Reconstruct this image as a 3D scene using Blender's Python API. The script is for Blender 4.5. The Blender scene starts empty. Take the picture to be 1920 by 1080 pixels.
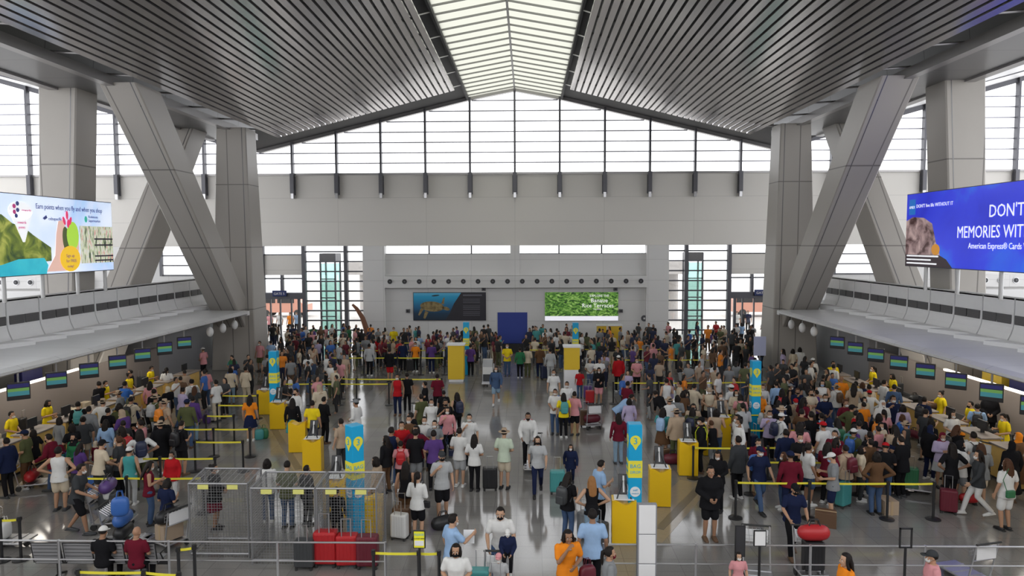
import bpy, bmesh, math, random
from mathutils import Vector, Matrix, Euler
R = math.radians
C = bpy.context.scene.collection
sc = bpy.context.scene
# ---------------------------------------------------------------- camera, sky, exposure
CAM = Vector((0.9, 0.0, 7.0)); F = 1300.0
cam_d = bpy.data.cameras.new('camera'); cam_d.sensor_width = 36.0; cam_d.lens = 36.0*F/1920.0
cam_d.clip_start = 0.1; cam_d.clip_end = 600
cam_o = bpy.data.objects.new('camera', cam_d); C.objects.link(cam_o)
RM = Matrix.Rotation(R(1.32), 3, 'Z') @ Matrix.Rotation(R(90-3.74), 3, 'X') @ Matrix.Rotation(R(-0.2), 3, 'Z')
cam_o.matrix_world = Matrix.Translation(CAM) @ RM.to_4x4()
sc.camera = cam_o
w = bpy.data.worlds.new('sky'); sc.world = w; w.use_nodes = True
bg = w.node_tree.nodes['Background']; bg.inputs[0].default_value = (0.97, 0.98, 1.0, 1); bg.inputs[1].default_value = 2.5
sc.view_settings.view_transform = 'Standard'; sc.view_settings.look = 'None'
sc.view_settings.gamma = 1.0; sc.view_settings.use_curve_mapping = False
sc.view_settings.exposure = 0.14
sun_d = bpy.data.lights.new('sun', 'SUN'); sun_d.energy = 1.2; sun_d.angle = R(25); sun_d.color = (1, .97, .92)
sun = bpy.data.objects.new('sun', sun_d); C.objects.link(sun); sun.rotation_euler = (R(12), R(8), 0)
try:
    sc.cycles.max_bounces = 6; sc.cycles.diffuse_bounces = 3; sc.cycles.glossy_bounces = 3
    sc.cycles.transparent_max_bounces = 10; sc.cycles.caustics_reflective = False; sc.cycles.caustics_refractive = False
    sc.cycles.sample_clamp_indirect = 4.0
except Exception: pass

def ray(px, py):
    return (RM @ Vector(((px-960)/F, (540-py)/F, -1.0)))
def flat(px, py, z=0.0):                      # photo point -> place on the level z
    d = ray(px, py); t = (z-CAM.z)/d.z; return CAM + d*t
def wallpt(px, py, Y):                        # photo point -> place on the plane Y
    d = ray(px, py); return CAM + d*((Y-CAM.y)/d.y)

# ---------------------------------------------------------------- materials
MATS = {}
def mat(name, col=(.5,.5,.5), rough=.6, metal=0.0, var=0.0, scale=4.0, bump=0.0, emit=None, es=1.0, spec=None, alpha=None, objcol=False, coat=0):
    if name in MATS: return MATS[name]
    m = bpy.data.materials.new(name); m.use_nodes = True; nt = m.node_tree; b = nt.nodes['Principled BSDF']
    b.inputs['Base Color'].default_value = (*col, 1); b.inputs['Roughness'].default_value = rough; b.inputs['Metallic'].default_value = metal
    if spec is not None: b.inputs['Specular IOR Level'].default_value = spec
    if coat: b.inputs['Coat Weight'].default_value = coat
    if emit: b.inputs['Emission Color'].default_value = (*emit, 1); b.inputs['Emission Strength'].default_value = es
    if alpha is not None: b.inputs['Alpha'].default_value = alpha
    src = None
    if objcol:
        oi = nt.nodes.new('ShaderNodeObjectInfo'); src = oi.outputs['Color']; nt.links.new(src, b.inputs['Base Color'])
    if var > 0 or bump > 0:
        tc = nt.nodes.new('ShaderNodeTexCoord'); n = nt.nodes.new('ShaderNodeTexNoise'); n.inputs['Scale'].default_value = scale; n.inputs['Detail'].default_value = 4
        nt.links.new(tc.outputs['Object'], n.inputs['Vector'])
        if var > 0:
            mr = nt.nodes.new('ShaderNodeMapRange'); mr.inputs[3].default_value = 1-var; mr.inputs[4].default_value = 1+var
            nt.links.new(n.outputs['Fac'], mr.inputs[0])
            mx = nt.nodes.new('ShaderNodeMix'); mx.data_type = 'RGBA'; mx.blend_type = 'MULTIPLY'; mx.inputs[0].default_value = 1
            if src: nt.links.new(src, mx.inputs[6])
            else: mx.inputs[6].default_value = (*col, 1)
            nt.links.new(mr.outputs[0], mx.inputs[7]); nt.links.new(mx.outputs[2], b.inputs['Base Color'])
        if bump > 0:
            bp = nt.nodes.new('ShaderNodeBump'); bp.inputs['Strength'].default_value = bump; bp.inputs['Distance'].default_value = .02
            nt.links.new(n.outputs['Fac'], bp.inputs['Height']); nt.links.new(bp.outputs[0], b.inputs['Normal'])
    MATS[name] = m; return m

def glassmat(name, tint=(1,1,1), fac=.12, rough=.02):
    m = bpy.data.materials.new(name); m.use_nodes = True; nt = m.node_tree; nt.nodes.clear()
    o = nt.nodes.new('ShaderNodeOutputMaterial'); t = nt.nodes.new('ShaderNodeBsdfTransparent'); t.inputs[0].default_value = (*tint, 1)
    g = nt.nodes.new('ShaderNodeBsdfGlossy'); g.inputs['Roughness'].default_value = rough
    mx = nt.nodes.new('ShaderNodeMixShader'); mx.inputs[0].default_value = fac
    nt.links.new(t.outputs[0], mx.inputs[1]); nt.links.new(g.outputs[0], mx.inputs[2]); nt.links.new(mx.outputs[0], o.inputs[0]); MATS[name] = m; return m

def floormat():
    m = bpy.data.materials.new('polished_granite'); m.use_nodes = True; nt = m.node_tree; b = nt.nodes['Principled BSDF']; N = nt.nodes.new; L = nt.links.new
    tc = N('ShaderNodeTexCoord'); br = N('ShaderNodeTexBrick'); br.offset = 0.0; br.inputs['Scale'].default_value = 1.0
    br.inputs['Brick Width'].default_value = .6; br.inputs['Row Height'].default_value = .6; br.inputs['Mortar Size'].default_value = .006
    br.inputs['Color1'].default_value = (.235,.225,.215,1); br.inputs['Color2'].default_value = (.205,.198,.19,1); br.inputs['Mortar'].default_value = (.14,.135,.13,1)
    L(tc.outputs['Object'], br.inputs['Vector'])
    n = N('ShaderNodeTexNoise'); n.inputs['Scale'].default_value = 40; n.inputs['Detail'].default_value = 5; L(tc.outputs['Object'], n.inputs['Vector'])
    mr = N('ShaderNodeMapRange'); mr.inputs[3].default_value = .75; mr.inputs[4].default_value = 1.25; L(n.outputs['Fac'], mr.inputs[0])
    mx = N('ShaderNodeMix'); mx.data_type = 'RGBA'; mx.blend_type = 'MULTIPLY'; mx.inputs[0].default_value = 1
    L(br.outputs['Color'], mx.inputs[6]); L(mr.outputs[0], mx.inputs[7]); L(mx.outputs[2], b.inputs['Base Color'])
    b.inputs['Roughness'].default_value = .11; b.inputs['Specular IOR Level'].default_value = .9
    n2 = N('ShaderNodeTexNoise'); n2.inputs['Scale'].default_value = .8; L(tc.outputs['Object'], n2.inputs['Vector'])
    bp = N('ShaderNodeBump'); bp.inputs['Strength'].default_value = .06; bp.inputs['Distance'].default_value = .05; L(n2.outputs['Fac'], bp.inputs['Height']); L(bp.outputs[0], b.inputs['Normal'])
    return m
def panelmat(name, col, bw, bh, line=.7, rough=.5, ax='XZ', metal=0.0, off=0.0, mort=.02):
    m = bpy.data.materials.new(name); m.use_nodes = True; nt = m.node_tree; b = nt.nodes['Principled BSDF']; N = nt.nodes.new; L = nt.links.new
    tc = N('ShaderNodeTexCoord'); sp = N('ShaderNodeSeparateXYZ'); cb = N('ShaderNodeCombineXYZ'); L(tc.outputs['Object'], sp.inputs[0])
    L(sp.outputs[ax[0]], cb.inputs[0]); L(sp.outputs[ax[1]], cb.inputs[1])
    br = N('ShaderNodeTexBrick'); br.offset = off; br.inputs['Scale'].default_value = 1.0; br.inputs['Brick Width'].default_value = bw; br.inputs['Row Height'].default_value = bh
    br.inputs['Mortar Size'].default_value = mort; br.inputs['Mortar Smooth'].default_value = .3
    br.inputs['Color1'].default_value = (*col,1); br.inputs['Color2'].default_value = (*[c*.96 for c in col],1); br.inputs['Mortar'].default_value = (*[c*line for c in col],1)
    L(cb.outputs[0], br.inputs['Vector']); L(br.outputs['Color'], b.inputs['Base Color']); b.inputs['Roughness'].default_value = rough; b.inputs['Metallic'].default_value = metal
    MATS[name] = m; return m

# ---------------------------------------------------------------- mesh builder
class MB:
    def __init__(s): s.v=[]; s.f=[]; s.m=[]; s.mats=[]
    def mi(s, m):
        if m is None: return 0
        if m not in s.mats: s.mats.append(m)
        return s.mats.index(m)
    def add(s, vs, fs, m=None):
        k=len(s.v); s.v.extend([tuple(v) for v in vs]); i=s.mi(m)
        for f in fs: s.f.append(tuple(k+a for a in f)); s.m.append(i)
    def box(s, x0,x1,y0,y1,z0,z1, m=None, M=None):
        vs=[(x,y,z) for x in (x0,x1) for y in (y0,y1) for z in (z0,z1)]
        if M is not None: vs=[M@Vector(v) for v in vs]
        s.add(vs, [(0,1,3,2),(4,6,7,5),(0,4,5,1),(2,3,7,6),(0,2,6,4),(1,5,7,3)], m)
    def cbox(s, c, d, m=None, M=None):
        s.box(c[0]-d[0]/2,c[0]+d[0]/2,c[1]-d[1]/2,c[1]+d[1]/2,c[2]-d[2]/2,c[2]+d[2]/2,m,M)
    def rbox(s, x0,x1,y0,y1,z0,z1, r, m=None, M=None, seg=3):
        bm=bmesh.new(); bmesh.ops.create_cube(bm,size=1)
        for v in bm.verts: v.co=Vector(((x0+x1)/2+v.co.x*(x1-x0),(y0+y1)/2+v.co.y*(y1-y0),(z0+z1)/2+v.co.z*(z1-z0)))
        bmesh.ops.bevel(bm,geom=bm.edges[:],offset=r,segments=seg,affect='EDGES',profile=.5)
        bm.verts.index_update()
        s.add([(M@v.co if M is not None else v.co) for v in bm.verts],[tuple(v.index for v in f.verts) for f in bm.faces],m); bm.free()
    def tube(s, pts, r, n=8, m=None, closed=False, M=None):
        pts=[Vector(p) for p in pts]; rs = r if isinstance(r,(list,tuple)) else [r]*len(pts)
        vs=[]; fs=[]; up=None; N=len(pts)
        for i,p in enumerate(pts):
            if closed: d=(pts[(i+1)%N]-pts[i-1])
            else: d=(pts[min(i+1,N-1)]-pts[max(i-1,0)])
            d.normalize()
            if up is None: up=Vector((0,0,1)) if abs(d.z)<.9 else Vector((0,1,0))
            a=d.cross(up)
            if a.length<1e-4: a=d.cross(Vector((1,0,0)))
            a.normalize(); b=a.cross(d).normalized(); up=b
            rr=rs[i]; rx,ry=(rr if isinstance(rr,(list,tuple)) else (rr,rr))
            for k in range(n):
                t=2*math.pi*k/n; q=p+a*(rx*math.cos(t))+b*(ry*math.sin(t)); vs.append(M@q if M is not None else q)
        for i in range(N if closed else N-1):
            for k in range(n):
                j=(i+1)%N; fs.append((i*n+k,i*n+(k+1)%n,j*n+(k+1)%n,j*n+k))
        if not closed: fs.append(tuple(range(n-1,-1,-1))); fs.append(tuple((N-1)*n+k for k in range(n)))
        s.add(vs,fs,m)
    def cyl(s, c, r, z0, z1, n=16, m=None, M=None, r2=None):
        r2 = r if r2 is None else r2
        vs=[(c[0]+r*math.cos(2*math.pi*k/n),c[1]+r*math.sin(2*math.pi*k/n),z0) for k in range(n)]+[(c[0]+r2*math.cos(2*math.pi*k/n),c[1]+r2*math.sin(2*math.pi*k/n),z1) for k in range(n)]
        if M is not None: vs=[M@Vector(v) for v in vs]
        s.add(vs,[(k,(k+1)%n,n+(k+1)%n,n+k) for k in range(n)]+[tuple(range(n-1,-1,-1)),tuple(range(n,2*n))],m)
    def ball(s, c, r, n=12, h=8, m=None, M=None, fn=None):
        rx,ry,rz = r if isinstance(r,(list,tuple)) else (r,r,r)
        vs=[];fs=[]
        for i in range(h+1):
            ph=math.pi*i/h
            for k in range(n):
                th=2*math.pi*k/n; u=Vector((math.sin(ph)*math.cos(th),math.sin(ph)*math.sin(th),math.cos(ph)))
                if fn: u=fn(u)
                p=Vector((c[0]+rx*u.x,c[1]+ry*u.y,c[2]+rz*u.z)); vs.append(M@p if M is not None else p)
        for i in range(h):
            for k in range(n): fs.append((i*n+k,(i+1)*n+k,(i+1)*n+(k+1)%n,i*n+(k+1)%n))
        s.add(vs,fs,m)
    def prism(s, poly, a, b, axis='y', m=None, M=None):   # poly of 2D points swept between a and b
        n=len(poly)
        def P(p,t): return {'y':(p[0],t,p[1]),'z':(p[0],p[1],t),'x':(t,p[0],p[1])}[axis]
        vs=[P(p,a) for p in poly]+[P(p,b) for p in poly]
        if M is not None: vs=[M@Vector(v) for v in vs]
        s.add(vs,[(k,(k+1)%n,n+(k+1)%n,n+k) for k in range(n)]+[tuple(range(n-1,-1,-1)),tuple(range(n,2*n))],m)
    def mesh(s, name, smooth=False, mats=None):
        me=bpy.data.meshes.new(name); me.from_pydata(s.v,[],s.f)
        for m in (mats or s.mats): me.materials.append(m)
        me.polygons.foreach_set('material_index', s.m)
        me.validate()
        bm=bmesh.new(); bm.from_mesh(me); bmesh.ops.remove_doubles(bm,verts=bm.verts,dist=1e-5); bmesh.ops.recalc_face_normals(bm,faces=bm.faces); bm.to_mesh(me); bm.free()
        if smooth: me.shade_smooth()
        return me
def link(name, me, parent=None, M=None, col=None):
    o=bpy.data.objects.new(name, me); C.objects.link(o)
    if parent is not None: o.parent=parent
    if M is not None: o.matrix_local = M
    if col is not None: o.color=(*col,1)
    return o
def obj(name, mb, m=None, parent=None, smooth=False, M=None):
    if m is not None and not mb.mats: mb.mats=[m]
    return link(name, mb.mesh(name, smooth), parent, M)
def struct(name, mb, m=None, parent=None, smooth=False):
    o=obj(name, mb, m, parent, smooth)
    if parent is None: o['kind']='structure'
    return o
def tag(o, label, cat, group=None, kind=None):
    o['label']=label; o['category']=cat
    if group: o['group']=group
    if kind: o['kind']=kind
    return o
def thing(name, label, cat, loc=(0,0,0), rz=0, group=None, s=1.0):
    o=bpy.data.objects.new(name,None); C.objects.link(o); o.empty_display_size=.1
    o.location=loc; o.rotation_euler=(0,0,rz); o.scale=(s,s,s); return tag(o,label,cat,group)
def dup(root, loc, rz, label, group=None, cols=None, s=None):
    r=root.copy(); C.objects.link(r); r.location=loc; r.rotation_euler=(0,0,rz); r['label']=label
    if group: r['group']=group
    if s: r.scale=(s,s,s)
    for ch in list(root.children):
        c=ch.copy(); C.objects.link(c); c.parent=r
        if cols and ch.name.split('.')[0] in cols: c.color=(*cols[ch.name.split('.')[0]],1)
        for g in ch.children:
            d=g.copy(); C.objects.link(d); d.parent=c
    return r
def baked(o):                                  # the object's finished mesh, worked out in a bench scene of its own
    s2=bpy.data.scenes.new('bench'); s2.collection.objects.link(o); vl=s2.view_layers[0]; vl.update()
    me=bpy.data.meshes.new_from_object(o.evaluated_get(vl.depsgraph)); bpy.data.objects.remove(o); bpy.data.scenes.remove(s2); return me
def text(name, s, size, m, parent, M, ext=.004, align='LEFT', xs=1.0):
    cu=bpy.data.curves.new(name,'FONT'); cu.body=s; cu.size=size; cu.extrude=ext; cu.align_x=align; cu.resolution_u=2
    tmp=bpy.data.objects.new('tmp',cu); me=baked(tmp); me.materials.clear(); me.materials.append(m)
    o=bpy.data.objects.new(name,me); C.objects.link(o); o.parent=parent
    o.matrix_local=M @ Matrix.Diagonal((xs,1,1,1)); return o

# shared materials
M_wall=panelmat('wall_panels',(.71,.685,.645),6.26,1.7,.8,.45,'XZ')
M_wall2=panelmat('wall_panels_low',(.72,.715,.71),3.1,1.45,.8,.45,'XZ')
M_col=panelmat('column_cladding',(.42,.395,.365),30,3.4,.45,.4,'XZ',mort=.03)
M_gray=mat('light_grey_metal',(.55,.55,.55),.4,.2)
M_frame=mat('window_frame_grey',(.11,.11,.125),.4,.3)
M_dark=mat('dark_ceiling',(.05,.05,.052),.7,var=.15,scale=.6)
M_slat=mat('ceiling_slat_metal',(.52,.50,.50),.17,.85,var=.10,scale=.35)
M_soff=panelmat('soffit_panels',(.17,.17,.175),50,2.6,.4,.3,'XY',metal=.5)
M_soffl=mat('soffit_edge',(.34,.33,.33),.3,.5)
M_white=mat('white_paint',(.80,.80,.81),.4,var=.03)
M_lw=mat('block_white',(.72,.72,.73),.4,var=.03)
M_steel=mat('brushed_steel',(.55,.55,.57),.28,.9)
M_black=mat('black_plastic',(.015,.015,.017),.4)
M_rub=mat('rubber',(.03,.03,.03),.7)
M_yel=mat('kiosk_yellow',(.80,.50,.01),.35)
M_belt=mat('belt_yellow',(.80,.72,.05),.6)
M_cyan=mat('totem_blue',(.005,.36,.66),.4)
M_blue=mat('royal_blue',(.02,.045,.28),.5)
M_wood=mat('desk_wood_yellow',(.72,.47,.14),.45,var=.12,scale=6)
M_brown=mat('brown_panel',(.25,.215,.195),.5,var=.06,scale=2)
M_glass=glassmat('window_glass',(1,1,1),.07)
M_teal=glassmat('teal_glass',(.80,.93,.905),.10)
M_grille=panelmat('vent_grille',(.17,.165,.17),.045,.045,.35,.5,'YZ',mort=.012)
# ================================================================ BUILDING
YW=49.0
# ground and floor
b=MB(); b.box(-46,46,-6,YW,-.3,0); fl=struct('floor',b,floormat())
b=MB(); b.box(-70,70,YW,130,-.32,-.02); struct('ground_outside',b,mat('road_concrete',(.42,.41,.39),.8,var=.08,scale=.5))
# dark stone inlay bands running diagonally across the floor
M_inlay=mat('dark_stone_inlay',(.17,.15,.13),.3,var=.1,scale=8)
def strip(name, p, q, wd, m=M_inlay, th=.008):
    a=flat(*p); c=flat(*q); d=(c-a).normalized(); n=Vector((-d.y,d.x,0))*wd/2
    b=MB(); b.add([(v.x,v.y,z) for z in (.0,th) for v in (a-n,a+n,c+n,c-n)],[(4,5,6,7),(0,3,2,1),(0,1,5,4),(1,2,6,5),(2,3,7,6),(3,0,4,7)])
    return struct(name,b,m)
strip('floor_band_1',(1236,992),(1345,880),.22); strip('floor_band_2',(560,880),(496,775),.22)
M_tan=mat('tan_stone',(.30,.25,.19),.15,var=.1,scale=8)
strip('floor_band_3',(1205,1010),(1305,905),.95,M_tan,.003); strip('floor_band_4',(585,890),(510,760),.9,M_tan,.003)

# ---- end wall
def zy(py): return wallpt(960,py,YW).z
b=MB()
b.box(-46,46,YW,YW+.5,6.8,11.85)                      # broad band under the clerestory
struct('wall_far',b,M_wall)
def wtop(x):
    a=abs(x)
    if a<3.2: return 17.67-.19*a
    if a<18.3: return 17.06-(a-3.2)*(17.06-13.45)/(15.1)
    return 13.6+(a-18.3)*.28
# clerestory glazing: bars and mullions
b=MB()
z=11.9
xs=[i*.5 for i in range(-80,81)]
while z<17.6:
    run=None
    for x in xs+[99]:
        ok = x<90 and wtop(x)>z+.1
        if ok and run is None: run=x
        if not ok and run is not None:
            b.box(run,min(px_,40),YW+.05,YW+.13,z-.035,z+.035); run=None
        px_=x
    z+=.715
struct('window_bars_upper',b,mat('glazing_bar',(.30,.30,.36),.4,.2))
ml=MB()
k=list(range(-5,6)); kk=[-13,-11,-9,-7]+k+[7,9,11,13]
for i in kk:
    x=i*3.13
    ml.box(x-.07,x+.07,YW-.28,YW+.1,11.6,wtop(x))
for x in (-18.6,18.6): ml.box(x-.1,x+.1,YW-.2,YW+.1,11.6,wtop(x))
struct('window_mullions_upper',ml,M_frame)
g=MB(); n=80
pts=[(x,wtop(x)) for x in xs]
for i in range(len(pts)-1):
    (x0,t0),(x1,t1)=pts[i],pts[i+1]; g.add([(x0,YW+.2,11.85),(x1,YW+.2,11.85),(x1,YW+.2,t1),(x0,YW+.2,t0)],[(0,1,2,3)])
struct('window_1',g,M_glass)
# head trim along the gable
b=MB()
for i in range(len(pts)-1):
    (x0,t0),(x1,t1)=pts[i],pts[i+1]
    if abs(x0+x1)/2<18.4: b.prism([(x0,t0-.16),(x1,t1-.16),(x1,t1+.1),(x0,t0+.1)],YW-.1,YW+.3,'y')
struct('trim_gable',b,M_soffl)
b=MB()
for i in range(len(pts)-1):
    (x0,t0),(x1,t1)=pts[i],pts[i+1]
    if abs(x0+x1)/2>18.4: b.prism([(x0,t0-.3),(x1,t1-.3),(x1,t1+.05),(x0,t0+.05)],YW-.1,YW+.3,'y')
struct('trim_gable_outer',b,M_frame)
b=MB(); b.box(-46,46,YW-.12,YW+.25,11.78,11.92); struct('trim_sill',b,M_soffl)
# bracket posts under each mullion: one thing each
for i in kk:
    x=i*3.13; t=thing('mullion_bracket','dark steel bracket foot of a window mullion bolted to the upper wall band','bracket',(x,YW-.04,10.4),0,'mullion brackets on the upper wall band')
    b=MB(); b.box(-.13,.13,-.34,-.02,.12,1.5); b.box(-.17,.17,-.1,0,0,1.3); obj('post',b,M_frame,t)
    b=MB(); b.box(-.09,.09,-.3,-.02,-.25,.1); obj('foot_plate',b,M_steel,t)
# ---- lower part of end wall
b=MB()
b.box(-10.8,10.8,YW-.0,YW+.4,0,6.2)
b.box(-10.75,-9.2,YW-.35,YW+.4,0,6.8); b.box(9.2,10.75,YW-.35,YW+.4,0,6.8); b.box(-.33,.33,YW-.3,YW+.4,4.7,6.8)
b.box(-9.2,9.2,YW-.12,YW,4.7,4.8)
struct('wall_far_lower',b,M_wall2)
b=MB(); b.box(-9.2,9.3,YW-.5,YW,3.85,4.68); struct('trim_duct_band',b,M_wall2)
b=MB()
for x in (-6.1,-3.1,3.1,6.1): b.box(x-.05,x+.05,YW+.05,YW+.15,6.2,6.8)
b.box(-9.2,9.2,YW+.02,YW+.14,6.17,6.25); struct('window_frame_strip',b,M_frame)
b=MB(); b.box(-9.2,9.2,YW+.2,YW+.22,6.2,6.8); struct('window_2',b,M_glass)
def nozzle(x,z,y,label,group):
    t=thing('air_nozzle',label,'air vent',(x,y,z),0,group)
    b=MB(); M=Matrix.Rotation(R(90),4,'X'); b.cyl((0,0),.2,0,.05,20,M_steel,M); obj('collar',b,None,t)
    b=MB(); b.cyl((0,0),.165,.02,.07,20,M_black,M); obj('duct_mouth',b,None,t)
    b=MB(); b.cyl((0,0),.06,.05,.1,12,M_frame,M); obj('jet_cone',b,None,t)
    return t
for i in range(18): nozzle(-8.8+i*1.034,4.3,YW-.5,'round black air nozzle in the long row above the two wall pictures','air nozzles in the end wall duct band')
for s in (-1,1):
    # glazed bays beside the central wall
    f=MB(); X0,X1=10.8,15.0
    for x in (15.0,12.0): f.box(s*x-.13,s*x+.13,YW-.25,YW+.1,0,6.8)
    z=.8
    while z<6.8: f.box(min(s*X0,s*X1),max(s*X0,s*X1),YW-.05,YW+.1,z-.05,z+.05); z+=.7
    struct('window_frame_left' if s<0 else 'window_frame_right',f,M_frame)
    g=MB(); g.box(min(s*X0,s*X1),max(s*X0,s*X1),YW+.1,YW+.12,0,6.8); struct('window_3' if s<0 else 'window_4',g,M_glass)
    # portal bay
    f=MB(); a,c=15.0,18.6
    lo,hi=min(s*a,s*c),max(s*a,s*c)
    f.box(lo,hi,YW-.05,YW+.3,4.75,6.2); struct('wall_portal_left' if s<0 else 'wall_portal_right',f,M_wall)
    f=MB(); f.box(lo,hi,YW-.2,YW+.3,3.05,3.5); f.box(s*18-.15,s*18+.15,YW-.2,YW+.1,3.5,6.8); f.box(s*16.6-.09,s*16.6+.09,YW-.2,YW+.1,3.5,4.75)
    f.box(lo,hi,YW-.05,YW+.1,4.45,4.55); f.box(lo,hi,YW-.05,YW+.1,6.17,6.25)
    for x in (16.0,16.8,17.5): f.box(s*x-.04,s*x+.04,YW-.05,YW+.1,0,3.05)
    f.box(s*15.45-.08,s*15.45+.08,YW-.1,YW+.1,0,3.05)
    struct('door_1' if s<0 else 'door_2',f,M_frame)
    g=MB(); g.box(lo,hi,YW+.12,YW+.14,0,6.8); struct('window_5' if s<0 else 'window_6',g,M_glass)
    # wall beyond the columns
    f=MB()
    for (a,c,z0,z1) in ((18.6,22.2,0,6.8),(22.2,25.4,0,4.7),(25.4,46,0,6.8)): f.box(min(s*a,s*c),max(s*a,s*c),YW,YW+.4,z0,z1)
    struct('wall_far_outer_left' if s<0 else 'wall_far_outer_right',f,M_wall2)
    f=MB()
    for x in (22.3,25.3): f.box(s*x-.1,s*x+.1,YW-.1,YW+.1,4.7,6.8)
    for z in (4.75,5.45,6.15): f.box(min(s*22.2,s*25.4),max(s*22.2,s*25.4),YW-.05,YW+.1,z-.05,z+.05)
    struct('window_frame_outer_left' if s<0 else 'window_frame_outer_right',f,M_frame)
    g=MB(); g.box(min(s*22.2,s*25.4),max(s*22.2,s*25.4),YW+.12,YW+.14,4.7,6.8); struct('window_7' if s<0 else 'window_8',g,M_glass)
    f=MB(); f.box(min(s*30.4,s*44),max(s*30.4,s*44),YW-.5,YW,3.85,4.68); struct('trim_duct_band_left' if s<0 else 'trim_duct_band_right',f,M_wall2)
    for i in range(7): nozzle(s*(31.4+i*1.034),4.3,YW-.5,'round black air nozzle in the row seen under the %s'%('holiday advert screen' if s<0 else 'blue advert screen'),'air nozzles under the %s advert'%('holiday' if s<0 else 'blue'))
# door signs
for s in (-1,1):
    X=wallpt(524 if s<0 else 1428,550,YW-.3).x
    t=thing('door_sign','small dark blue hanging sign over the %s entrance doorway'%('left' if s<0 else 'right'),'sign',(X,YW-.3,3.25))
    b=MB(); b.rbox(-.5,.5,-.06,.06,0,.42,.03); obj('sign_panel',b,mat('sign_navy',(.02,.035,.14),.4),t)
    text('lettering','GATE 5' if s<0 else 'GATE 6',.24,M_white,t,Matrix.Translation((0,-.075,.12))@Matrix.Rotation(R(90),4,'X'),align='CENTER')

# ---- roof
def ceil_poly(name, prof, y0, y1, m, th=.08):
    b=MB()
    for i in range(len(prof)-1):
        (x0,z0),(x1,z1)=prof[i],prof[i+1]; b.prism([(x0,z0),(x1,z1),(x1,z1+th),(x0,z0+th)],y0,y1,'y')
    return struct(name,b,m)
YN=2.0
b=MB(); b.box(-46,46,-6.4,-6,0,10.5); struct('wall_light_block',b,M_wall)  # unseen wall added behind the camera to cut light from the open end
for s in (-1,1):
    nm='left' if s<0 else 'right'
    ceil_poly('ceiling_backing_'+nm,[(s*3.2,17.14),(s*18.6,13.46)],YN,YW+.3,M_dark)
    # slats
    b=MB(); n=32
    for i in range(n):
        x=3.5+i*(13.75-3.5)/(n-1); z=15.88-(x-3.5)*.255
        b.prism([(s*(x-.115),z+.03),(s*(x+.115),z-.03),(s*(x+.115),z+.05),(s*(x-.115),z+.11)],YN,41.2,'y')
    struct('ceiling_slats_'+nm,b,M_slat)
    b=MB(); y=YN
    while y<41: b.prism([(s*3.45,16.02),(s*13.9,13.36),(s*13.9,13.44),(s*3.45,16.10)],y,y+.05,'y'); y+=2.2
    struct('ceiling_carriers_'+nm,b,M_dark)
    # light struts across the gutter and the outer trough
    b=MB(); y=40.9
    while y>YN:
        b.tube([(s*3.3,y*1.087,16.95),(s*3.5,y,16.02)],.03,6); b.tube([(s*13.8,y-1.2,13.45),(s*15.35,y-1.2,13.55)],.045,6); y-=3.2
    struct('ceiling_struts_'+nm,b,M_soffl)
    # wall of the gutter
    b=MB(); b.box(min(s*3.2,s*3.32),max(s*3.2,s*3.32),YN,YW,16.9,17.2); struct('ceiling_gutter_'+nm,b,M_dark)
    # main edge beam over the columns
    b=MB(); b.prism([(s*15.35,13.2),(s*18.1,13.2),(s*18.3,14.6),(s*15.2,14.6)],YN,41.4,'y'); struct('beam_'+nm,b,M_soff)
    b=MB(); b.box(min(s*15.15,s*15.5),max(s*15.15,s*15.5),YN,41.4,13.14,13.5); b.box(min(s*17.75,s*18.15),max(s*17.75,s*18.15),YN,41.4,13.12,13.3); struct('beam_edge_'+nm,b,M_soffl)
    # outer roof rising outward with a bright translucent underside
    b=MB()
    b.prism([(s*18.2,13.75),(s*19.3,13.95),(s*19.3,14.25),(s*18.2,14.1)],YN,YW,'y'); struct('roof_outer_dark_'+nm,b,M_dark)
    b=MB(); b.prism([(s*19.3,13.95),(s*46,21.35),(s*46,21.6),(s*19.3,14.2)],18,YW,'y'); struct('roof_outer_'+nm,b,M_white)
    b=MB(); y=YN+1
    while y<YW:
        b.prism([(s*18.2,13.7),(s*46,21.1),(s*46,21.4),(s*18.2,14.0)],y,y+.16,'y'); y+=9.4
    struct('roof_rafters_'+nm,b,M_frame)
# skylight
def skylmat():
    m=bpy.data.materials.new('frosted_skylight'); m.use_nodes=True; nt=m.node_tree; nt.nodes.clear(); N=nt.nodes.new; L=nt.links.new
    o=N('ShaderNodeOutputMaterial'); t=N('ShaderNodeBsdfTranslucent'); t.inputs[0].default_value=(.33,.33,.285,1); p=N('ShaderNodeBsdfTransparent'); p.inputs[0].default_value=(.33,.33,.29,1)
    mx=N('ShaderNodeMixShader'); mx.inputs[0].default_value=.32; L(t.outputs[0],mx.inputs[1]); L(p.outputs[0],mx.inputs[2]); L(mx.outputs[0],o.inputs[0]); return m
b=MB()
for s in (-1,1): b.add([(0,YN,17.7),(0,YW,17.7),(s*3.25,YW,17.1),(s*3.25,YN,17.1)],[(0,1,2,3)])
struct('window_skylight',b,skylmat())
b=MB(); y=YN
while y<YW+.1:
    for s in (-1,1): b.prism([(0,17.56),(s*3.2,16.98),(s*3.2,17.06),(0,17.64)],y-.035,y+.035,'y')
    y+=1.12
b.box(-.05,.05,YN,YW,17.5,17.64)
struct('skylight_purlins',b,mat('purlin_grey',(.30,.30,.29),.4,.3))
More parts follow.
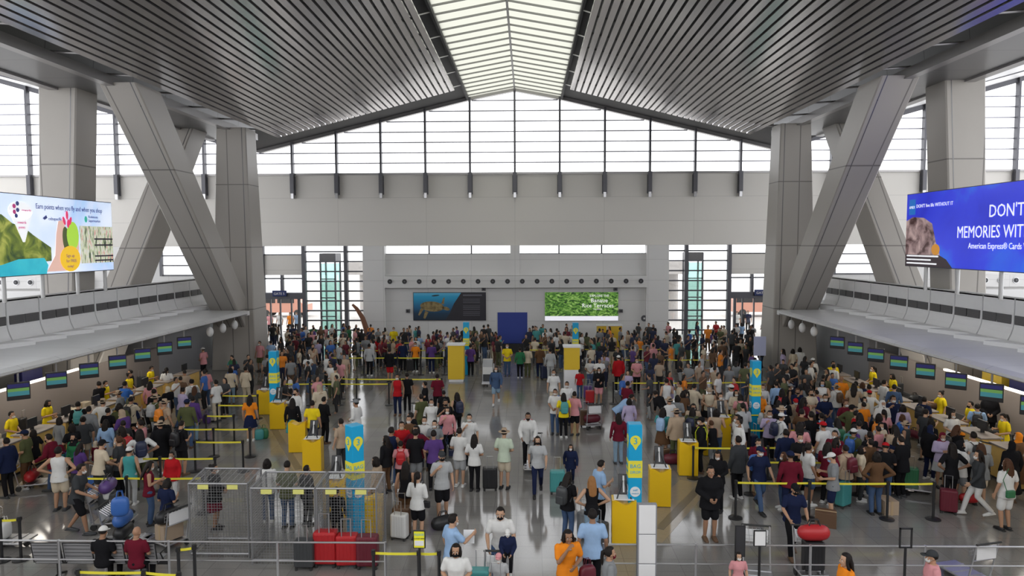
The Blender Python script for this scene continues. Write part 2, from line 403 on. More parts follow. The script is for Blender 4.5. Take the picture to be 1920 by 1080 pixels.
# ---- columns and braces, each one thing, built as tapering clad box with raised corner
def taper(name,label,p0,p1,w0,w1,d0,d1,grp=None):
    # p0 bottom centre, p1 top centre; w across X, d along Y
    t=thing(name,label,'column',p0); p1=Vector(p1)-Vector(p0); b=MB()
    def ring(c,w,d,k): 
        ch=.05
        return [(c[0]-w/2+ch*k,c[1]-d/2,c[2]),(c[0]+w/2-ch*k,c[1]-d/2,c[2]),(c[0]+w/2,c[1]-d/2+ch*k,c[2]),(c[0]+w/2,c[1]+d/2-ch*k,c[2]),(c[0]+w/2-ch*k,c[1]+d/2,c[2]),(c[0]-w/2+ch*k,c[1]+d/2,c[2]),(c[0]-w/2,c[1]+d/2-ch*k,c[2]),(c[0]-w/2,c[1]-d/2+ch*k,c[2])]
    a=ring((0,0,0),w0,d0,1); c=ring(p1,w1,d1,1)
    b.add(a+c,[(k,(k+1)%8,8+(k+1)%8,8+k) for k in range(8)]+[tuple(range(7,-1,-1)),tuple(range(8,16))])
    obj('cladding',b,M_col,t)
    # recessed dark joint strips running up the faces
    j=MB()
    for (u,v0) in ((.36 if p0[0]<0 else -.36,-1),):
        j.add([(u*w0-.02,-d0/2-.004,0),(u*w0+.02,-d0/2-.004,0),(p1.x+u*w1+.02,p1.y-d1/2-.004,p1.z),(p1.x+u*w1-.02,p1.y-d1/2-.004,p1.z)],[(0,1,2,3)])
    obj('joint',j,M_soff,t)
    return t
for s in (-1,1):
    nm='left' if s<0 else 'right'
    taper('column','tall grey clad outer column behind the %s check-in block, carrying the roof beam'%nm,(s*18.65,28.6,0),(s*17.8,28.3,13.25),1.3,1.55,1.5,1.4)
    taper('column','grey tapering column at the far %s, widest at its foot in the crowd'%nm,(s*15.35,38.6,0),(s*15.1,38.2,13.25),2.5,1.6,2.0,1.4)
    taper('column_brace','long grey slanting brace on the %s leaning back to the foot of the far column'%nm,(s*15.5,40.7,0),(s*15.0,27.9,13.25),1.55,1.45,1.5,1.9)['category']='column brace'
    taper('column_brace','grey slanting brace rising behind the %s check-in block, crossing the nearer brace'%nm,(s*18.35,28.9,0),(s*17.75,38.2,13.2),1.3,1.3,1.9,1.7)['category']='column brace'

# ---- side check-in blocks
for s in (-1,1):
    nm='left' if s<0 else 'right'
    def bx(b,x0,x1,*a,**k): b.box(min(s*x0,s*x1),max(s*x0,s*x1),*a,**k)
    b=MB(); bx(b,17.75,30,6,38.6,3.45,4.35); bx(b,17.5,17.8,6,38.6,3.45,5.0); struct('wall_block_'+nm,b,M_lw)
    b=MB(); bx(b,17.4,17.6,6,38.6,5.0,5.1); bx(b,18.6,18.9,6,38.6,4.35,4.7); struct('trim_parapet_'+nm,b,M_gray)
    # face panels, one per counter bay, each curved out at the foot
    p=MB(); gr=MB(); wd=MB(); y=7.3; 
    while y<37.5:
        prof=[]
        for k in range(9):
            t=k/8; z=5.05-1.6*t; x=17.4-.30*max(0,(t-.45)/.55)**2.2; prof.append((s*x,z))
        poly=prof+[(s*17.5,3.45),(s*17.5,5.05)]
        p.prism(poly,y+.03,y+1.62,'y')
        for k in (0,1): bx(gr,17.36,17.42,y+.12+k*.76,y+.82+k*.76,4.17,4.48)
        # saw-tooth white upstand on the canopy
        wd.add([(s*17.05,y,3.45),(s*17.05,y+1.65,3.45),(s*16.4,y+1.65,3.45),(s*17.05,y,3.66),(s*17.05,y+1.65,3.66),(s*16.4,y+1.65,3.62)],[(0,1,2),(3,5,4),(0,3,4,1),(1,4,5,2),(0,2,5,3)])
        y+=1.65
    struct('wall_block_panels_'+nm,p,M_white); struct('trim_grilles_'+nm,gr,M_grille); struct('trim_canopy_upstand_'+nm,wd,M_white)
    b=MB(); b.prism([(s*17.6,3.28),(s*14.1,3.22),(s*13.9,3.30),(s*13.9,3.38),(s*14.1,3.46),(s*17.6,3.5)],6,36.2,'y'); struct('ceiling_canopy_'+nm,b,panelmat('canopy_'+nm,(.68,.68,.69),50,1.65,.75,.35,'XY'))
    b=MB(); b.box(min(s*17.6,s*13.95),max(s*17.6,s*13.95),36.2,36.5,3.2,3.42); struct('trim_canopy_end_'+nm,b,M_lw)
    # brown back panel, light strip, office wall and conveyor
    b=MB(); bx(b,17.32,17.5,6,33.5,0,1.9); struct('wall_counter_'+nm,b,M_brown)
    b=MB(); bx(b,17.3,17.42,6,27.5,1.91,1.98); t=tag(obj('strip_light',b,mat('strip_light_glow',(1,1,1),.5,emit=(1,.93,.8),es=3.0)),'long glowing light strip along the top of the %s brown counter wall'%nm,'light')
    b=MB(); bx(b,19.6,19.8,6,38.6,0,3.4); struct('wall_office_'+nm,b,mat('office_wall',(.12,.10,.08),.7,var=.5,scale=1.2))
    b=MB(); bx(b,17.3,30,33.5,43.0,0,3.4); struct('wall_end_'+nm,b,mat('end_wall_grey',(.30,.30,.31),.5))
    for y in (14,19,24,29):
        ld=bpy.data.lights.new('canopy_fill_light','AREA'); ld.shape='RECTANGLE'; ld.size=.5; ld.size_y=3.5; ld.energy=40; ld.color=(1,.93,.82)  # fill light added to brighten the counters shaded by the canopy
        lo=bpy.data.objects.new('canopy_fill_light',ld); C.objects.link(lo); lo.location=(s*16.0,y,3.17)
        b=MB(); b.box(s*16-.28,s*16+.28,y-1.8,y+1.8,3.20,3.235); q=obj('fill_light_panel',b,mat('fill_panel_glow',(1,1,1),.5,emit=(1,.93,.82),es=2.0)); tag(q,'long added fill light panel under the %s canopy'%nm,'lamp','added fill light panels under the %s canopy'%nm)  # glowing panel added as a body for the fill light
    t=thing('baggage_conveyor','black baggage conveyor along the %s counters with steel side rails'%nm,'conveyor')
    b=MB(); bx(b,16.4,17.2,6,32.5,.0,.4); obj('conveyor_bed',b,M_black,t); b=MB(); bx(b,16.3,16.4,6,32.5,.0,.48); bx(b,17.2,17.28,6,32.5,0,.48); obj('side_rail',b,M_steel,t)
    b=MB(); bx(b,16.45,17.15,6,32.5,.4,.42); obj('belt',b,M_rub,t)
# outdoors beyond the doors
def T_(x,y,z): return Matrix.Translation((x,y,z))
def tower(x,lab):
    t=thing('lift_shaft',lab,'lift shaft',(x,YW+3,0))
    b=MB()
    for dx in (-.55,.55):
        for dy in (-.7,.7): b.box(dx-.06,dx+.06,dy-.06,dy+.06,0,6.2)
    for z in (.1,1.5,2.9,4.3,5.6): b.box(-.6,.6,-.76,-.68,z,z+.08)
    obj('steel_frame',b,M_frame,t); b=MB(); b.box(-.52,.52,-.69,-.67,0,5.5); b.box(-.52,.52,.67,.69,0,5.5); b.box(.5,.52,-.6,.6,0,5.5); b.box(-.52,-.5,-.6,.6,0,5.5); obj('glass_panel',b,M_teal,t)
    b=MB(); b.box(-.6,.6,-.75,.75,5.6,6.25); obj('machine_housing',b,mat('housing_grey',(.10,.10,.11),.5),t)
tower(-14.0,'teal glass lift shaft outside the left glazed bay'); tower(13.2,'teal glass lift shaft outside the right glazed bay')
M_pale=mat('pale_concrete',(.5,.48,.47),.7,var=.1)
for s in (-1,1):
    t=thing('elevated_walkway','grey concrete walkway slab seen outside the %s glazed bay'%('left' if s<0 else 'right'),'walkway',(s*9,YW+14,0))
    b=MB(); b.box(-6,6,-2,2,4.2,5.3); obj('deck',b,M_pale,t)
    for x in (-5,0,5): b=MB(); b.cyl((x,0),.5,0,4.2); obj('pier',b,M_pale,t)
    t=thing('van','orange-red van parked outside the %s entrance doors'%('left' if s<0 else 'right'),'van',(s*22.5,YW+17,0))
    b=MB(); b.prism([(-2.4,.45),(2.4,.45),(2.4,1.2),(1.9,1.35),(1.4,2.0),(-2.3,2.0),(-2.4,1.6)],-.9,.9,'y'); obj('van_body',b,mat('van_red',(.62,.30,.22),.35),t)
    b=MB(); b.box(-2.1,-.6,-.92,.92,1.35,1.85); b.box(-.4,1.2,-.92,.92,1.35,1.85); obj('side_window',b,M_black,t)
    for x in (-1.5,1.5):
        for y in (-.8,.8): b=MB(); b.cyl((0,0),.36,-.12,.12,18,None,T_(x,y,.36)@Matrix.Rotation(R(90),4,'X')); obj('wheel',b,M_rub,t)
# ================================================================ PEOPLE
M_skin=mat('skin',(.5,.3,.2),.55,objcol=True,spec=.3)
M_cloth=mat('cloth',(.5,.5,.5),.92,objcol=True,var=.14,scale=9,bump=.35,spec=.08)
M_hair=mat('hair',(.02,.015,.012),.6,objcol=True,bump=.5,scale=30,spec=.2)
M_eye=mat('dark_feature',(.02,.012,.01),.4); M_lip=mat('lip',(.35,.12,.10),.5); M_eyew=mat('eye_white',(.75,.73,.70),.4)
M_shoe=mat('shoe',(.05,.05,.05),.6,objcol=True)
def V(*a): return Vector(a)
# pose = joint places of a 1.70 m figure facing +Y (its right side is +X here); arms given as (elbow, wrist)
DN=((.245,-.03,1.13),(.262,.06,.88))
POSES={
 'stand': dict(R=DN,L=DN),
 'phone': dict(R=((.235,.00,1.13),(.10,.27,1.19)),L=((.235,-.01,1.13),(.12,.22,1.06)),nod=18),
 'cross': dict(R=((.255,.07,1.14),(-.03,.20,1.15)),L=((.255,.07,1.13),(.0,.235,1.12))),
 'akimbo': dict(R=((.40,-.10,1.16),(.18,.03,1.01)),L=((.40,-.10,1.16),(.18,.03,1.01))),
 'walk': dict(R=((.25,-.12,1.14),(.25,-.08,.90)),L=((.25,.08,1.13),(.24,.25,.94)),legs=((.30,.05),(-.28,.22))),
 'push': dict(R=((.25,.08,1.14),(.20,.36,1.04)),L=((.25,.08,1.14),(.20,.36,1.04)),legs=((.22,.03),(-.22,.14)),lean=9),
 'bend': dict(R=((.22,.10,1.16),(.16,.30,1.08)),L=((.22,.10,1.16),(.16,.28,1.12)),lean=48,nod=-10,legs=((.06,.0),(-.14,.04))),
 'sit': dict(R=((.23,.04,1.14),(.14,.30,1.02)),L=((.23,.04,1.14),(.12,.30,1.00)),sit=1,nod=12),
 'reach': dict(R=((.23,.14,1.20),(.12,.38,1.26)),L=DN,nod=8),
 'strap': dict(R=((.25,.00,1.14),(.12,.15,1.33)),L=DN,legs=((.08,.0),(-.04,.0))),
 'chin': dict(R=((.20,.12,1.13),(.06,.20,1.40)),L=((.245,.02,1.12),(.05,.25,1.08)),nod=6),
 'hands': dict(R=((.25,-.02,1.13),(.08,.22,1.02)),L=((.25,-.02,1.13),(.08,.22,1.02))),
}
def remesh(mb, vox, name, mats, smooth=2, extra=None):
    me=mb.mesh('tmp'); o=bpy.data.objects.new('tmp',me)
    r=o.modifiers.new('r','REMESH'); r.mode='VOXEL'; r.voxel_size=vox
    if smooth: s=o.modifiers.new('s','SMOOTH'); s.factor=.6; s.iterations=smooth
    m2=baked(o); bpy.data.meshes.remove(me)
    m2.name=name; m2.materials.clear()
    for m in mats: m2.materials.append(m)
    for p in m2.polygons: p.material_index=0
    if extra:
        bm=bmesh.new(); bm.from_mesh(m2)
        e=extra.mesh('tmp2'); bm2=bmesh.new(); bm2.from_mesh(e)
        for f in bm2.faces: f.material_index+=1
        t=bpy.data.meshes.new('t3'); bm2.to_mesh(t); bm.from_mesh(t); bm.to_mesh(m2); bm.free(); bm2.free()
    m2.shade_smooth(); return m2
def skel(pose):
    P=POSES[pose]; J={}
    sit=P.get('sit'); pz=.93 if not sit else .53
    dz=pz-.93
    T=Matrix.Translation((0,0,pz))@Matrix.Rotation(R(-P.get('lean',0)),4,'X')@Matrix.Translation((0,0,-.93))
    J['T']=T
    if pose=='bend': T=J['T']=Matrix.Translation((0,-.10,0))@T
    J['head']=T@Matrix.Translation((0,.01,1.50))@Matrix.Rotation(R(-P.get('nod',0)),4,'X')@Matrix.Translation((0,.015,.085))
    A={}
    for s,k in ((1,'R'),(-1,'L')):
        e,w=P[k]; A[s]=(T@V(s*.175,0,1.385),T@V(s*e[0],e[1],e[2]),T@V(s*w[0],w[1],w[2]))
    J['arm']=A; Lg={}
    lg=P.get('legs',((0,0),(0,0)))
    for s,(fy,lift) in ((1,lg[0]),(-1,lg[1])):
        if sit: hip=V(s*.09,0,.53); kn=V(s*.11,.42,.50); an=V(s*.10,.40,.09); 
        else:
            hip=V(s*.09,(-.10 if pose=='bend' else 0),.90); 
            an=V(s*.10,fy*1.0,.085+max(0,lift)*.55); mid=(hip+an)/2; sp=(.84-(hip-an).length); kn=mid+V(0,.03+max(0,sp)*.9+max(0,lift)*.3,0)+V(0,0,.0)
        Lg[s]=(hip,kn,an,lift)
    J['leg']=Lg
    return J
def torso(mb,T,g,fem,top=True):
    # ring stack pelvis -> shoulders -> neck base; g = extra thickness for clothing
    S=[(.84,.125,.085,0),(.90,.160,.112,-.01),(.97,.158,.110,-.005),(1.06,.135,.098,0),(1.15,.140,.102,.005),(1.25,.158,.115,.01),(1.33,.168,.108,.005),(1.385,.165,.092,0),(1.43,.115,.075,-.005),(1.46,.062,.062,-.003)]
    if fem: S=[(z,rx*(1.04 if z<1 else .93),ry*(1.0 if z<1.2 else 1.06),o) for z,rx,ry,o in S]
    n=18; vs=[];fs=[]
    for z,rx,ry,o in S:
        for k in range(n):
            t=2*math.pi*k/n; c,s_=math.cos(t),math.sin(t)
            x=(rx+g)*math.copysign(abs(c)**.85,c); y=(ry+g)*math.copysign(abs(s_)**.9,s_)+o
            vs.append(T@V(x,y,z))
    N=len(S)
    for i in range(N-1):
        for k in range(n): fs.append((i*n+k,i*n+(k+1)%n,(i+1)*n+(k+1)%n,(i+1)*n+k))
    fs.append(tuple(range(n-1,-1,-1))); fs.append(tuple((N-1)*n+k for k in range(n))); mb.add(vs,fs)
def limb(mb,pts,rs,n=12):
    # insert midpoints so that muscles swell between the joints
    mb.tube(pts,rs,n)
    for p,r in zip(pts,rs):
        rr=r if not isinstance(r,tuple) else min(r)
        mb.ball(p,rr,10,6)
def lerp(a,b,t): return a+(b-a)*t
MESH={}
def body_mesh(pose,fem,hi=True):
    key=('body',pose,fem,hi)
    if key in MESH: return MESH[key]
    J=skel(pose); b=MB(); torso(b,J['T'],0,fem)
    H=J['head']
    b.tube([J['T']@V(0,-.005,1.40),J['T']@V(0,.0,1.47),H@V(0,-.02,-.06)],[.06,.052,.052],12)
    b.ball((0,-.008,.03),(.074,.094,.098),16,12,None,H)                       # skull
    b.ball((0,.022,-.045),(.056,.062,.074),14,10,None,H)                      # jaw
    b.tube([H@V(0,.082,.03),H@V(0,.096,.0),H@V(0,.106,-.028)],[.009,.012,.016],8)  # nose
    b.ball((0,.078,-.062),(.024,.012,.012),8,6,None,H); b.ball((0,.07,-.105),(.025,.018,.016),8,6,None,H)
    for s in (-1,1): b.ball((s*.076,-.005,-.005),(.012,.020,.032),8,6,None,H); b.ball((s*.035,.068,-.03),(.024,.02,.024),8,6,None,H)
    for s in (-1,1):
        sh,el,wr=J['arm'][s]
        limb(b,[sh,lerp(sh,el,.35),el],[.052,.049,.038]); limb(b,[el,lerp(el,wr,.3),wr],[.039,.040,.026])
        d=(wr-el).normalized(); up=J['T'].to_3x3()@V(0,1,0)
        side=d.cross(up); 
        if side.length<.1: side=d.cross(V(0,0,1))
        side.normalize(); pn=side.cross(d).normalized()
        # palm turned towards the body
        a=(J['T'].to_3x3()@V(-s,0,0)); a=(a-d*a.dot(d)); a=a.normalized() if a.length>.2 else pn
        wdt=d.cross(a).normalized()
        if wdt.dot(up)<0: wdt=-wdt
        b.tube([wr,wr+d*.035,wr+d*.085],[(.026,.020),(.038,.019),(.040,.015)],12) if False else b.add([wr+d*u+wdt*(v*hw)+a*(q*ht) for (u,hw,ht) in ((-.01,.024,.020),(.04,.038,.016),(.09,.042,.012)) for (v,q) in ((-1,-.6),(-.6,-1),(.6,-1),(1,-.6),(1,.6),(.6,1),(-.6,1),(-1,.6))],[(i*8+k,i*8+(k+1)%8,(i+1)*8+(k+1)%8,(i+1)*8+k) for i in (0,1) for k in range(8)]+[tuple(range(7,-1,-1)),tuple(range(16,24))])
        for q,ln in ((-.033,.060),(-.011,.075),(.012,.080),(.035,.070)):
            p0=wr+d*.08+wdt*q; p1=p0+d*ln*.5+wdt*q*.15+a*.006; p2=p1+d*ln*.3+a*.018; p3=p2+d*ln*.15+a*.018
            b.tube([p0,p1,p2,p3],[.0095,.009,.0085,.007],8)
        p0=wr+d*.025+wdt*.028; b.tube([p0,p0+wdt*.03+d*.025+a*.008,p0+wdt*.036+d*.062+a*.018],[.013,.011,.009],8)
        hip,kn,an,lift=J['leg'][s]
        limb(b,[hip,lerp(hip,kn,.4),kn],[.082,.074,.052]); limb(b,[kn,lerp(kn,an,.32),an],[.052,.054,.034])
        tp=-.6*lift*2; f=V(0,math.cos(tp),math.sin(tp))
        b.tube([an+V(0,-.045,-.045),an+V(0,.02,-.04),an+f*.10+V(0,0,-.055),an+f*.17+V(0,0,-.062)],[(.032,.034),(.036,.036),(.042,.022),(.030,.014)],12)
    ex=MB(); 
    for s in (-1,1):
        ex.ball((s*.030,.077,.004),(.0125,.010,.007),8,6,M_eyew,H); ex.ball((s*.030,.084,.004),(.006,.005,.006),8,6,M_eye,H)
        ex.tube([H@V(s*.046,.074,.024),H@V(s*.030,.086,.029),H@V(s*.013,.087,.024)],[.002,.0045,.003],6,M_eye)
    ex.ball((0,.088,-.063),(.022,.006,.0065),8,6,M_lip,H)
    ex.mats=[M_eyew,M_eye,M_lip]
    me=remesh(b,.0095 if hi else .016,'person_body',[M_skin,M_eyew,M_eye,M_lip],1,ex)
    MESH[key]=me; return me
def cloth_mesh(kind,pose,fem):
    key=(kind,pose,fem)
    if key in MESH: return MESH[key]
    J=skel(pose); b=MB(); T=J['T']
    if kind in('tee','shirt','jacket','tank'):
        g={'tee':.020,'shirt':.022,'jacket':.04,'tank':.012}[kind]
        torso(b,T,g,fem)
        n=16
        if not POSES[pose].get('sit'):
            hem=.80 if kind!='jacket' else .74
            b.add([T@V((r_+g)*math.cos(2*math.pi*k/n),(q_+g)*math.sin(2*math.pi*k/n),z) for (r_,q_,z) in ((.188,.150,hem),(.165,.12,.97)) for k in range(n)],[(k,(k+1)%n,n+(k+1)%n,n+k) for k in range(n)]+[tuple(range(n-1,-1,-1)),tuple(range(n,2*n))])
        for s in (-1,1):
            sh,el,wr=J['arm'][s]
            if kind=='tee': limb(b,[sh,lerp(sh,el,.35),lerp(sh,el,.68)],[.066,.067,.066])
            elif kind=='tank': b.ball(sh-(sh-T@V(0,0,1.385))*.2,.05,10,6)
            else:
                e=.012 if kind=='jacket' else 0
                limb(b,[sh,lerp(sh,el,.4),el],[.066+e,.064+e,.054+e]); limb(b,[el,lerp(el,wr,.5),lerp(el,wr,.97)],[.054+e,.050+e,.040+e])
        if kind=='jacket': b.tube([T@V(0,-.03,1.44),T@V(0,-.03,1.49)],[.085,.07],12)
    elif kind in('trousers','shorts'):
        for s in (-1,1):
            hip,kn,an,l=J['leg'][s]; hp=hip+V(0,0,.02)
            if kind=='shorts': e=lerp(hip,kn,.85); limb(b,[hp,lerp(hip,kn,.4),e],[.104,.100,.094])
            else: limb(b,[hp,lerp(hip,kn,.4),kn],[.100,.090,.068]); limb(b,[kn,lerp(kn,an,.4),an+V(0,0,.0)],[.068,.065,.056])
        pb=J['leg'][1][0].z
        cy=J['leg'][1][0].y
        b.ball((0,cy-.01,pb+.02),(.178,.13,.13),16,10)
    elif kind in('skirt','dress'):
        n=20; z1=1.0 if POSES[pose].get('sit') is None else .6; zb=.52 if kind=='skirt' else .28
        if POSES[pose].get('sit'): zb=.25
        b.add([V((r_)*math.cos(2*math.pi*k/n)*(1+.05*math.cos(5*2*math.pi*k/n)*w_),(r_*.8)*math.sin(2*math.pi*k/n)*(1+.05*math.cos(5*2*math.pi*k/n)*w_)-.01,z) for (r_,z,w_) in ((.255 if kind=='skirt' else .29,zb,1),(.21,.78,.5),(.165,z1,0)) for k in range(n)],[(i*n+k,i*n+(k+1)%n,(i+1)*n+(k+1)%n,(i+1)*n+k) for i in (0,1) for k in range(n)]+[tuple(range(n-1,-1,-1)),tuple(range(2*n,3*n))])
    elif kind=='shoes':
        for s in (-1,1):
            hip,kn,an,lift=J['leg'][s]; tp=-.6*lift*2; f=V(0,math.cos(tp),math.sin(tp))
            b.tube([an+V(0,-.06,-.045),an+V(0,.0,-.035),an+f*.10+V(0,0,-.05),an+f*.175+V(0,0,-.058),an+f*.20+V(0,0,-.062)],[(.036,.036),(.046,.046),(.050,.034),(.044,.026),(.026,.018)],12)
            b.add([an+f*yy+V(xx,0,-.0) + V(0,0,zz) for zz in (-.085,-.062) for xx,yy in ((-.04,-.09),(.04,-.09),(.05,.10),(.035,.20),(-.035,.20),(-.05,.10))],[(k,(k+1)%6,6+(k+1)%6,6+k) for k in range(6)]+[tuple(range(5,-1,-1)),tuple(range(6,12))])
        me=b.mesh('shoes',True,[M_shoe]); 
        for p in me.polygons: p.material_index=0
        MESH[key]=me; return me
    me=remesh(b,.016,kind,[M_cloth],3); MESH[key]=me; return me
def face_fn(u, lo=-.2, hi=.62):
    # hair hugs the skull except over the face
    if u.y>.15 and u.z<hi: 
        k=min(1,(u.y-.15)/.25); return u*(1-.28*k)
    if u.z<-.55: return u*.86
    return u
def hair_mesh(kind):
    if ('hair',kind) in MESH: return MESH[('hair',kind)]
    b=MB(); m=M_hair
    cap=lambda r: b.ball((0,-.010,.032),r,22,16,None,None,face_fn)
    if kind=='bald': cap((.0745,.094,.0985))
    if kind=='short': cap((.086,.108,.114)); 
    if kind in('long','bob','pony','bun'):
        cap((.090,.110,.116))
    if kind=='long':
        b.tube([(0,-.055,.06),(0,-.085,-.04),(0,-.105,-.15),(0,-.125,-.28),(0,-.12,-.38)],[(.085,.05),(.098,.05),(.105,.038),(.095,.030),(.05,.018)],14)
        for s in (-1,1): b.tube([(s*.066,.0,.06),(s*.084,.0,-.05),(s*.09,-.03,-.15),(s*.085,-.06,-.25)],[.025,.028,.03,.016],8)
    if kind=='bob':
        b.tube([(0,-.03,.06),(0,-.045,-.04),(0,-.045,-.12)],[(.095,.07),(.108,.068),(.098,.06)],14)
        for s in (-1,1): b.tube([(s*.07,.02,.06),(s*.09,.025,-.04),(s*.088,.02,-.11)],[.022,.028,.018],8)
    if kind=='pony': b.tube([(0,-.09,.07),(0,-.15,.04),(0,-.16,-.08),(0,-.15,-.22)],[.022,.036,.036,.012],10)
    if kind=='bun': b.ball((0,-.105,.10),.045,12,8)
    if kind=='cap':
        b.ball((0,-.008,.045),(.090,.108,.100),20,12,None,None,lambda u:(u if u.z>-.05 else Vector((u.x*.96,u.y*.96,-.05))))
        b.add([V(x,y,z) for z in (.040,.052) for x,y in ((-.07,.07),(-.065,.15),(-.035,.185),(.035,.185),(.065,.15),(.07,.07))],[(k,(k+1)%6,6+(k+1)%6,6+k) for k in range(6)]+[tuple(range(5,-1,-1)),tuple(range(6,12))])
    if kind=='hat':
        b.cyl((0,-.005),.085,.05,.15,18,None,None,.07); b.cyl((0,-.005),.165,.045,.055,22)
    if kind=='hijab':
        cap((.094,.114,.122)); b.tube([(0,-.03,.02),(0,-.02,-.09),(0,-.01,-.16),(0,0,-.24)],[(.09,.09),(.088,.088),(.13,.11),(.175,.13)],16)
    if kind=='hood':
        cap((.10,.122,.128)); b.tube([(0,-.03,.0),(0,-.03,-.10),(0,-.03,-.15)],[(.10,.09),(.11,.10),(.14,.11)],16)
    if kind in ('cap','hat'):
        me=b.mesh('headwear',True,[M_cloth])
    elif kind in('hijab','hood'): me=remesh(b,.012,'headscarf',[M_cloth],2)
    else: me=remesh(b,.010,'hair',[m],1)
    for p in me.polygons: p.material_index=0
    MESH[('hair',kind)]=me; return me
def mask_mesh():
    if 'mask' in MESH: return MESH['mask']
    b=MB(); b.ball((0,.045,-.050),(.062,.066,.052),14,10,None,None,lambda u:(u if u.y>.0 else Vector((u.x,-.0,u.z))))
    for s in (-1,1): b.tube([(s*.055,.06,-.035),(s*.080,.0,-.01),(s*.058,.06,-.065)],.0025,5)
    me=b.mesh('face_mask',True,[M_cloth]); MESH['mask']=me; return me
COL=dict(k=('black',(.012,.012,.014)),w=('white',(.66,.66,.65)),g=('grey',(.22,.23,.24)),G=('light grey',(.42,.43,.44)),d=('charcoal',(.045,.048,.052)),n=('navy',(.014,.020,.055)),
 b=('blue',(.04,.13,.42)),l=('pale blue',(.30,.45,.68)),r=('red',(.42,.015,.02)),m=('maroon',(.13,.012,.025)),y=('yellow',(.78,.60,.02)),o=('orange',(.78,.24,.02)),
 p=('pink',(.62,.28,.30)),v=('purple',(.10,.05,.20)),V=('lilac',(.42,.36,.52)),e=('green',(.03,.16,.07)),t=('teal',(.06,.28,.28)),c=('cream',(.58,.50,.38)),h=('brown',(.12,.065,.035)),
 j=('blue denim',(.06,.10,.19)),J=('light denim',(.22,.32,.42)),O=('olive',(.09,.10,.045)),s=('beige',(.42,.32,.23)),T=('mint',(.52,.60,.48)))
SKINS=[(.42,.24,.15),(.36,.20,.125),(.48,.29,.19),(.30,.165,.10)]
HAIRC={'k':(.012,.009,.008),'h':(.07,.03,.015),'G':(.25,.24,.23),'o':(.30,.14,.05)}
TOPN=dict(tee='T-shirt',shirt='long top',jacket='jacket',tank='sleeveless top')
HAIRN=dict(short='short hair',long='long hair',bob='bobbed hair',pony='ponytail',bun='hair bun',cap='cap',hat='wide-brimmed hat',hijab='headscarf',hood='hood up',bald='bald head')
PRN=random.Random(5)
NP=[0]
def person(x,y,face,top,bot,hair,pose='stand',h=1.65,label='',group=None,mask='w',fem=None,skin=None,fat=1.0,hcol=None,z=0):
    """top='kT' style: (colour letter, kind); bot likewise"""
    NP[0]+=1
    if fem is None: fem = hair in('long','bob','pony','bun','hijab')
    s=h/1.70
    bd=link('person',body_mesh(pose,fem)); 
    bd.location=(x,y,z); bd.rotation_euler=(0,0,R(face)); bd.scale=(s*fat,s*fat,s)
    sk=SKINS[PRN.randrange(4)] if skin is None else skin
    bd.color=(*sk,1); tag(bd,label,'person',group)
    def ch(name,me,col,M=None):
        o=link(name,me,bd,M,col); return o
    c,k=top; ch({'tee':'t_shirt','shirt':'long_sleeved_top','jacket':'jacket','tank':'sleeveless_top'}[k],cloth_mesh(k,pose,fem),COL[c][1])
    c,k=bot; ch(k,cloth_mesh(k,pose,fem),COL[c][1])
    J=skel(pose)
    hc=COL[hcol][1] if (hair in('cap','hat','hijab','hood') and hcol) else HAIRC.get(hcol or 'k',HAIRC['k'])
    if hair in('cap','hat'): ch('hair',hair_mesh('short'),HAIRC['k'],J['head']@Matrix.Scale(.97,4))
    nm={'cap':'cap','hat':'hat','hijab':'headscarf','hood':'hood','bald':'hair'}.get(hair,'hair')
    if hair!='bald': ch(nm,hair_mesh(hair),hc,J['head'])
    if mask: ch('face_mask',mask_mesh(),COL[mask][1],J['head'])
    ch('shoes',cloth_mesh('shoes',pose,False),COL[PRN.choice('kkwwhd')][1])
    return bd
# ================================================================ FIXTURES AND LUGGAGE
def rotx(a): return Matrix.Rotation(R(a),4,'X')
def rotz(a): return Matrix.Rotation(R(a),4,'Z')
def T3(x,y,z): return Matrix.Translation((x,y,z))
# ---- stanchions with belts; posts stand where the photo shows them, belts join them in order
b=MB(); b.cyl((0,0),.175,0,.025,24,M_black); b.cyl((0,0),.16,.025,.045,24,M_black,None,.06); ST_BASE=b.mesh('base')
b=MB(); b.cyl((0,0),.032,.04,.90,14,M_black); ST_POLE=b.mesh('pole')
b=MB(); b.cyl((0,0),.042,.88,.985,14,M_black); b.box(-.03,.03,-.05,.05,.90,.96,M_black); ST_HEAD=b.mesh('belt_cassette')
def stanchion(p, q, label, group, belt=True):
    t=thing('stanchion',label,'queue barrier',(p[0],p[1],0),0,group)
    link('base',ST_BASE,t); link('pole',ST_POLE,t); link('belt_cassette',ST_HEAD,t)
    if belt and q is not None:
        d=Vector((q[0]-p[0],q[1]-p[1],0)); n=Vector((-d.y,d.x,0)).normalized()*.004; bb=MB(); vs=[]
        N=6
        for i in range(N+1):
            u=i/N; sag=-.012*4*u*(1-u)
            for sg in (-1,1):
                for z in (.895,.945): v=d*u+n*sg; vs.append((v.x,v.y,z+sag))
        fs=[]
        for i in range(N):
            a=i*4; c=a+4; fs+=[(a,c,c+1,a+1),(a+2,a+3,c+3,c+2),(a+1,c+1,c+3,a+3),(a,a+2,c+2,c)]
        bb.add(vs,fs); obj('belt',bb,M_belt,t)
    return t
def belt_run(pts, where, z=.92, maxlen=2.3, group=None, last=True):
    """pts: photo points on the belt line (height z)"""
    P=[flat(x,y,z) for x,y in pts]; out=[P[0]]
    for a,c in zip(P,P[1:]):
        n=max(1,math.ceil((c-a).length/maxlen))
        for i in range(1,n+1): out.append(a+(c-a)*i/n)
    for i,p in enumerate(out):
        q=out[i+1] if i+1<len(out) else None
        if q is None and not last: break
        stanchion(p,q,'queue post %s, %s'%('ending the belt' if q is None else 'with yellow belt',where),group or ('queue posts '+where))
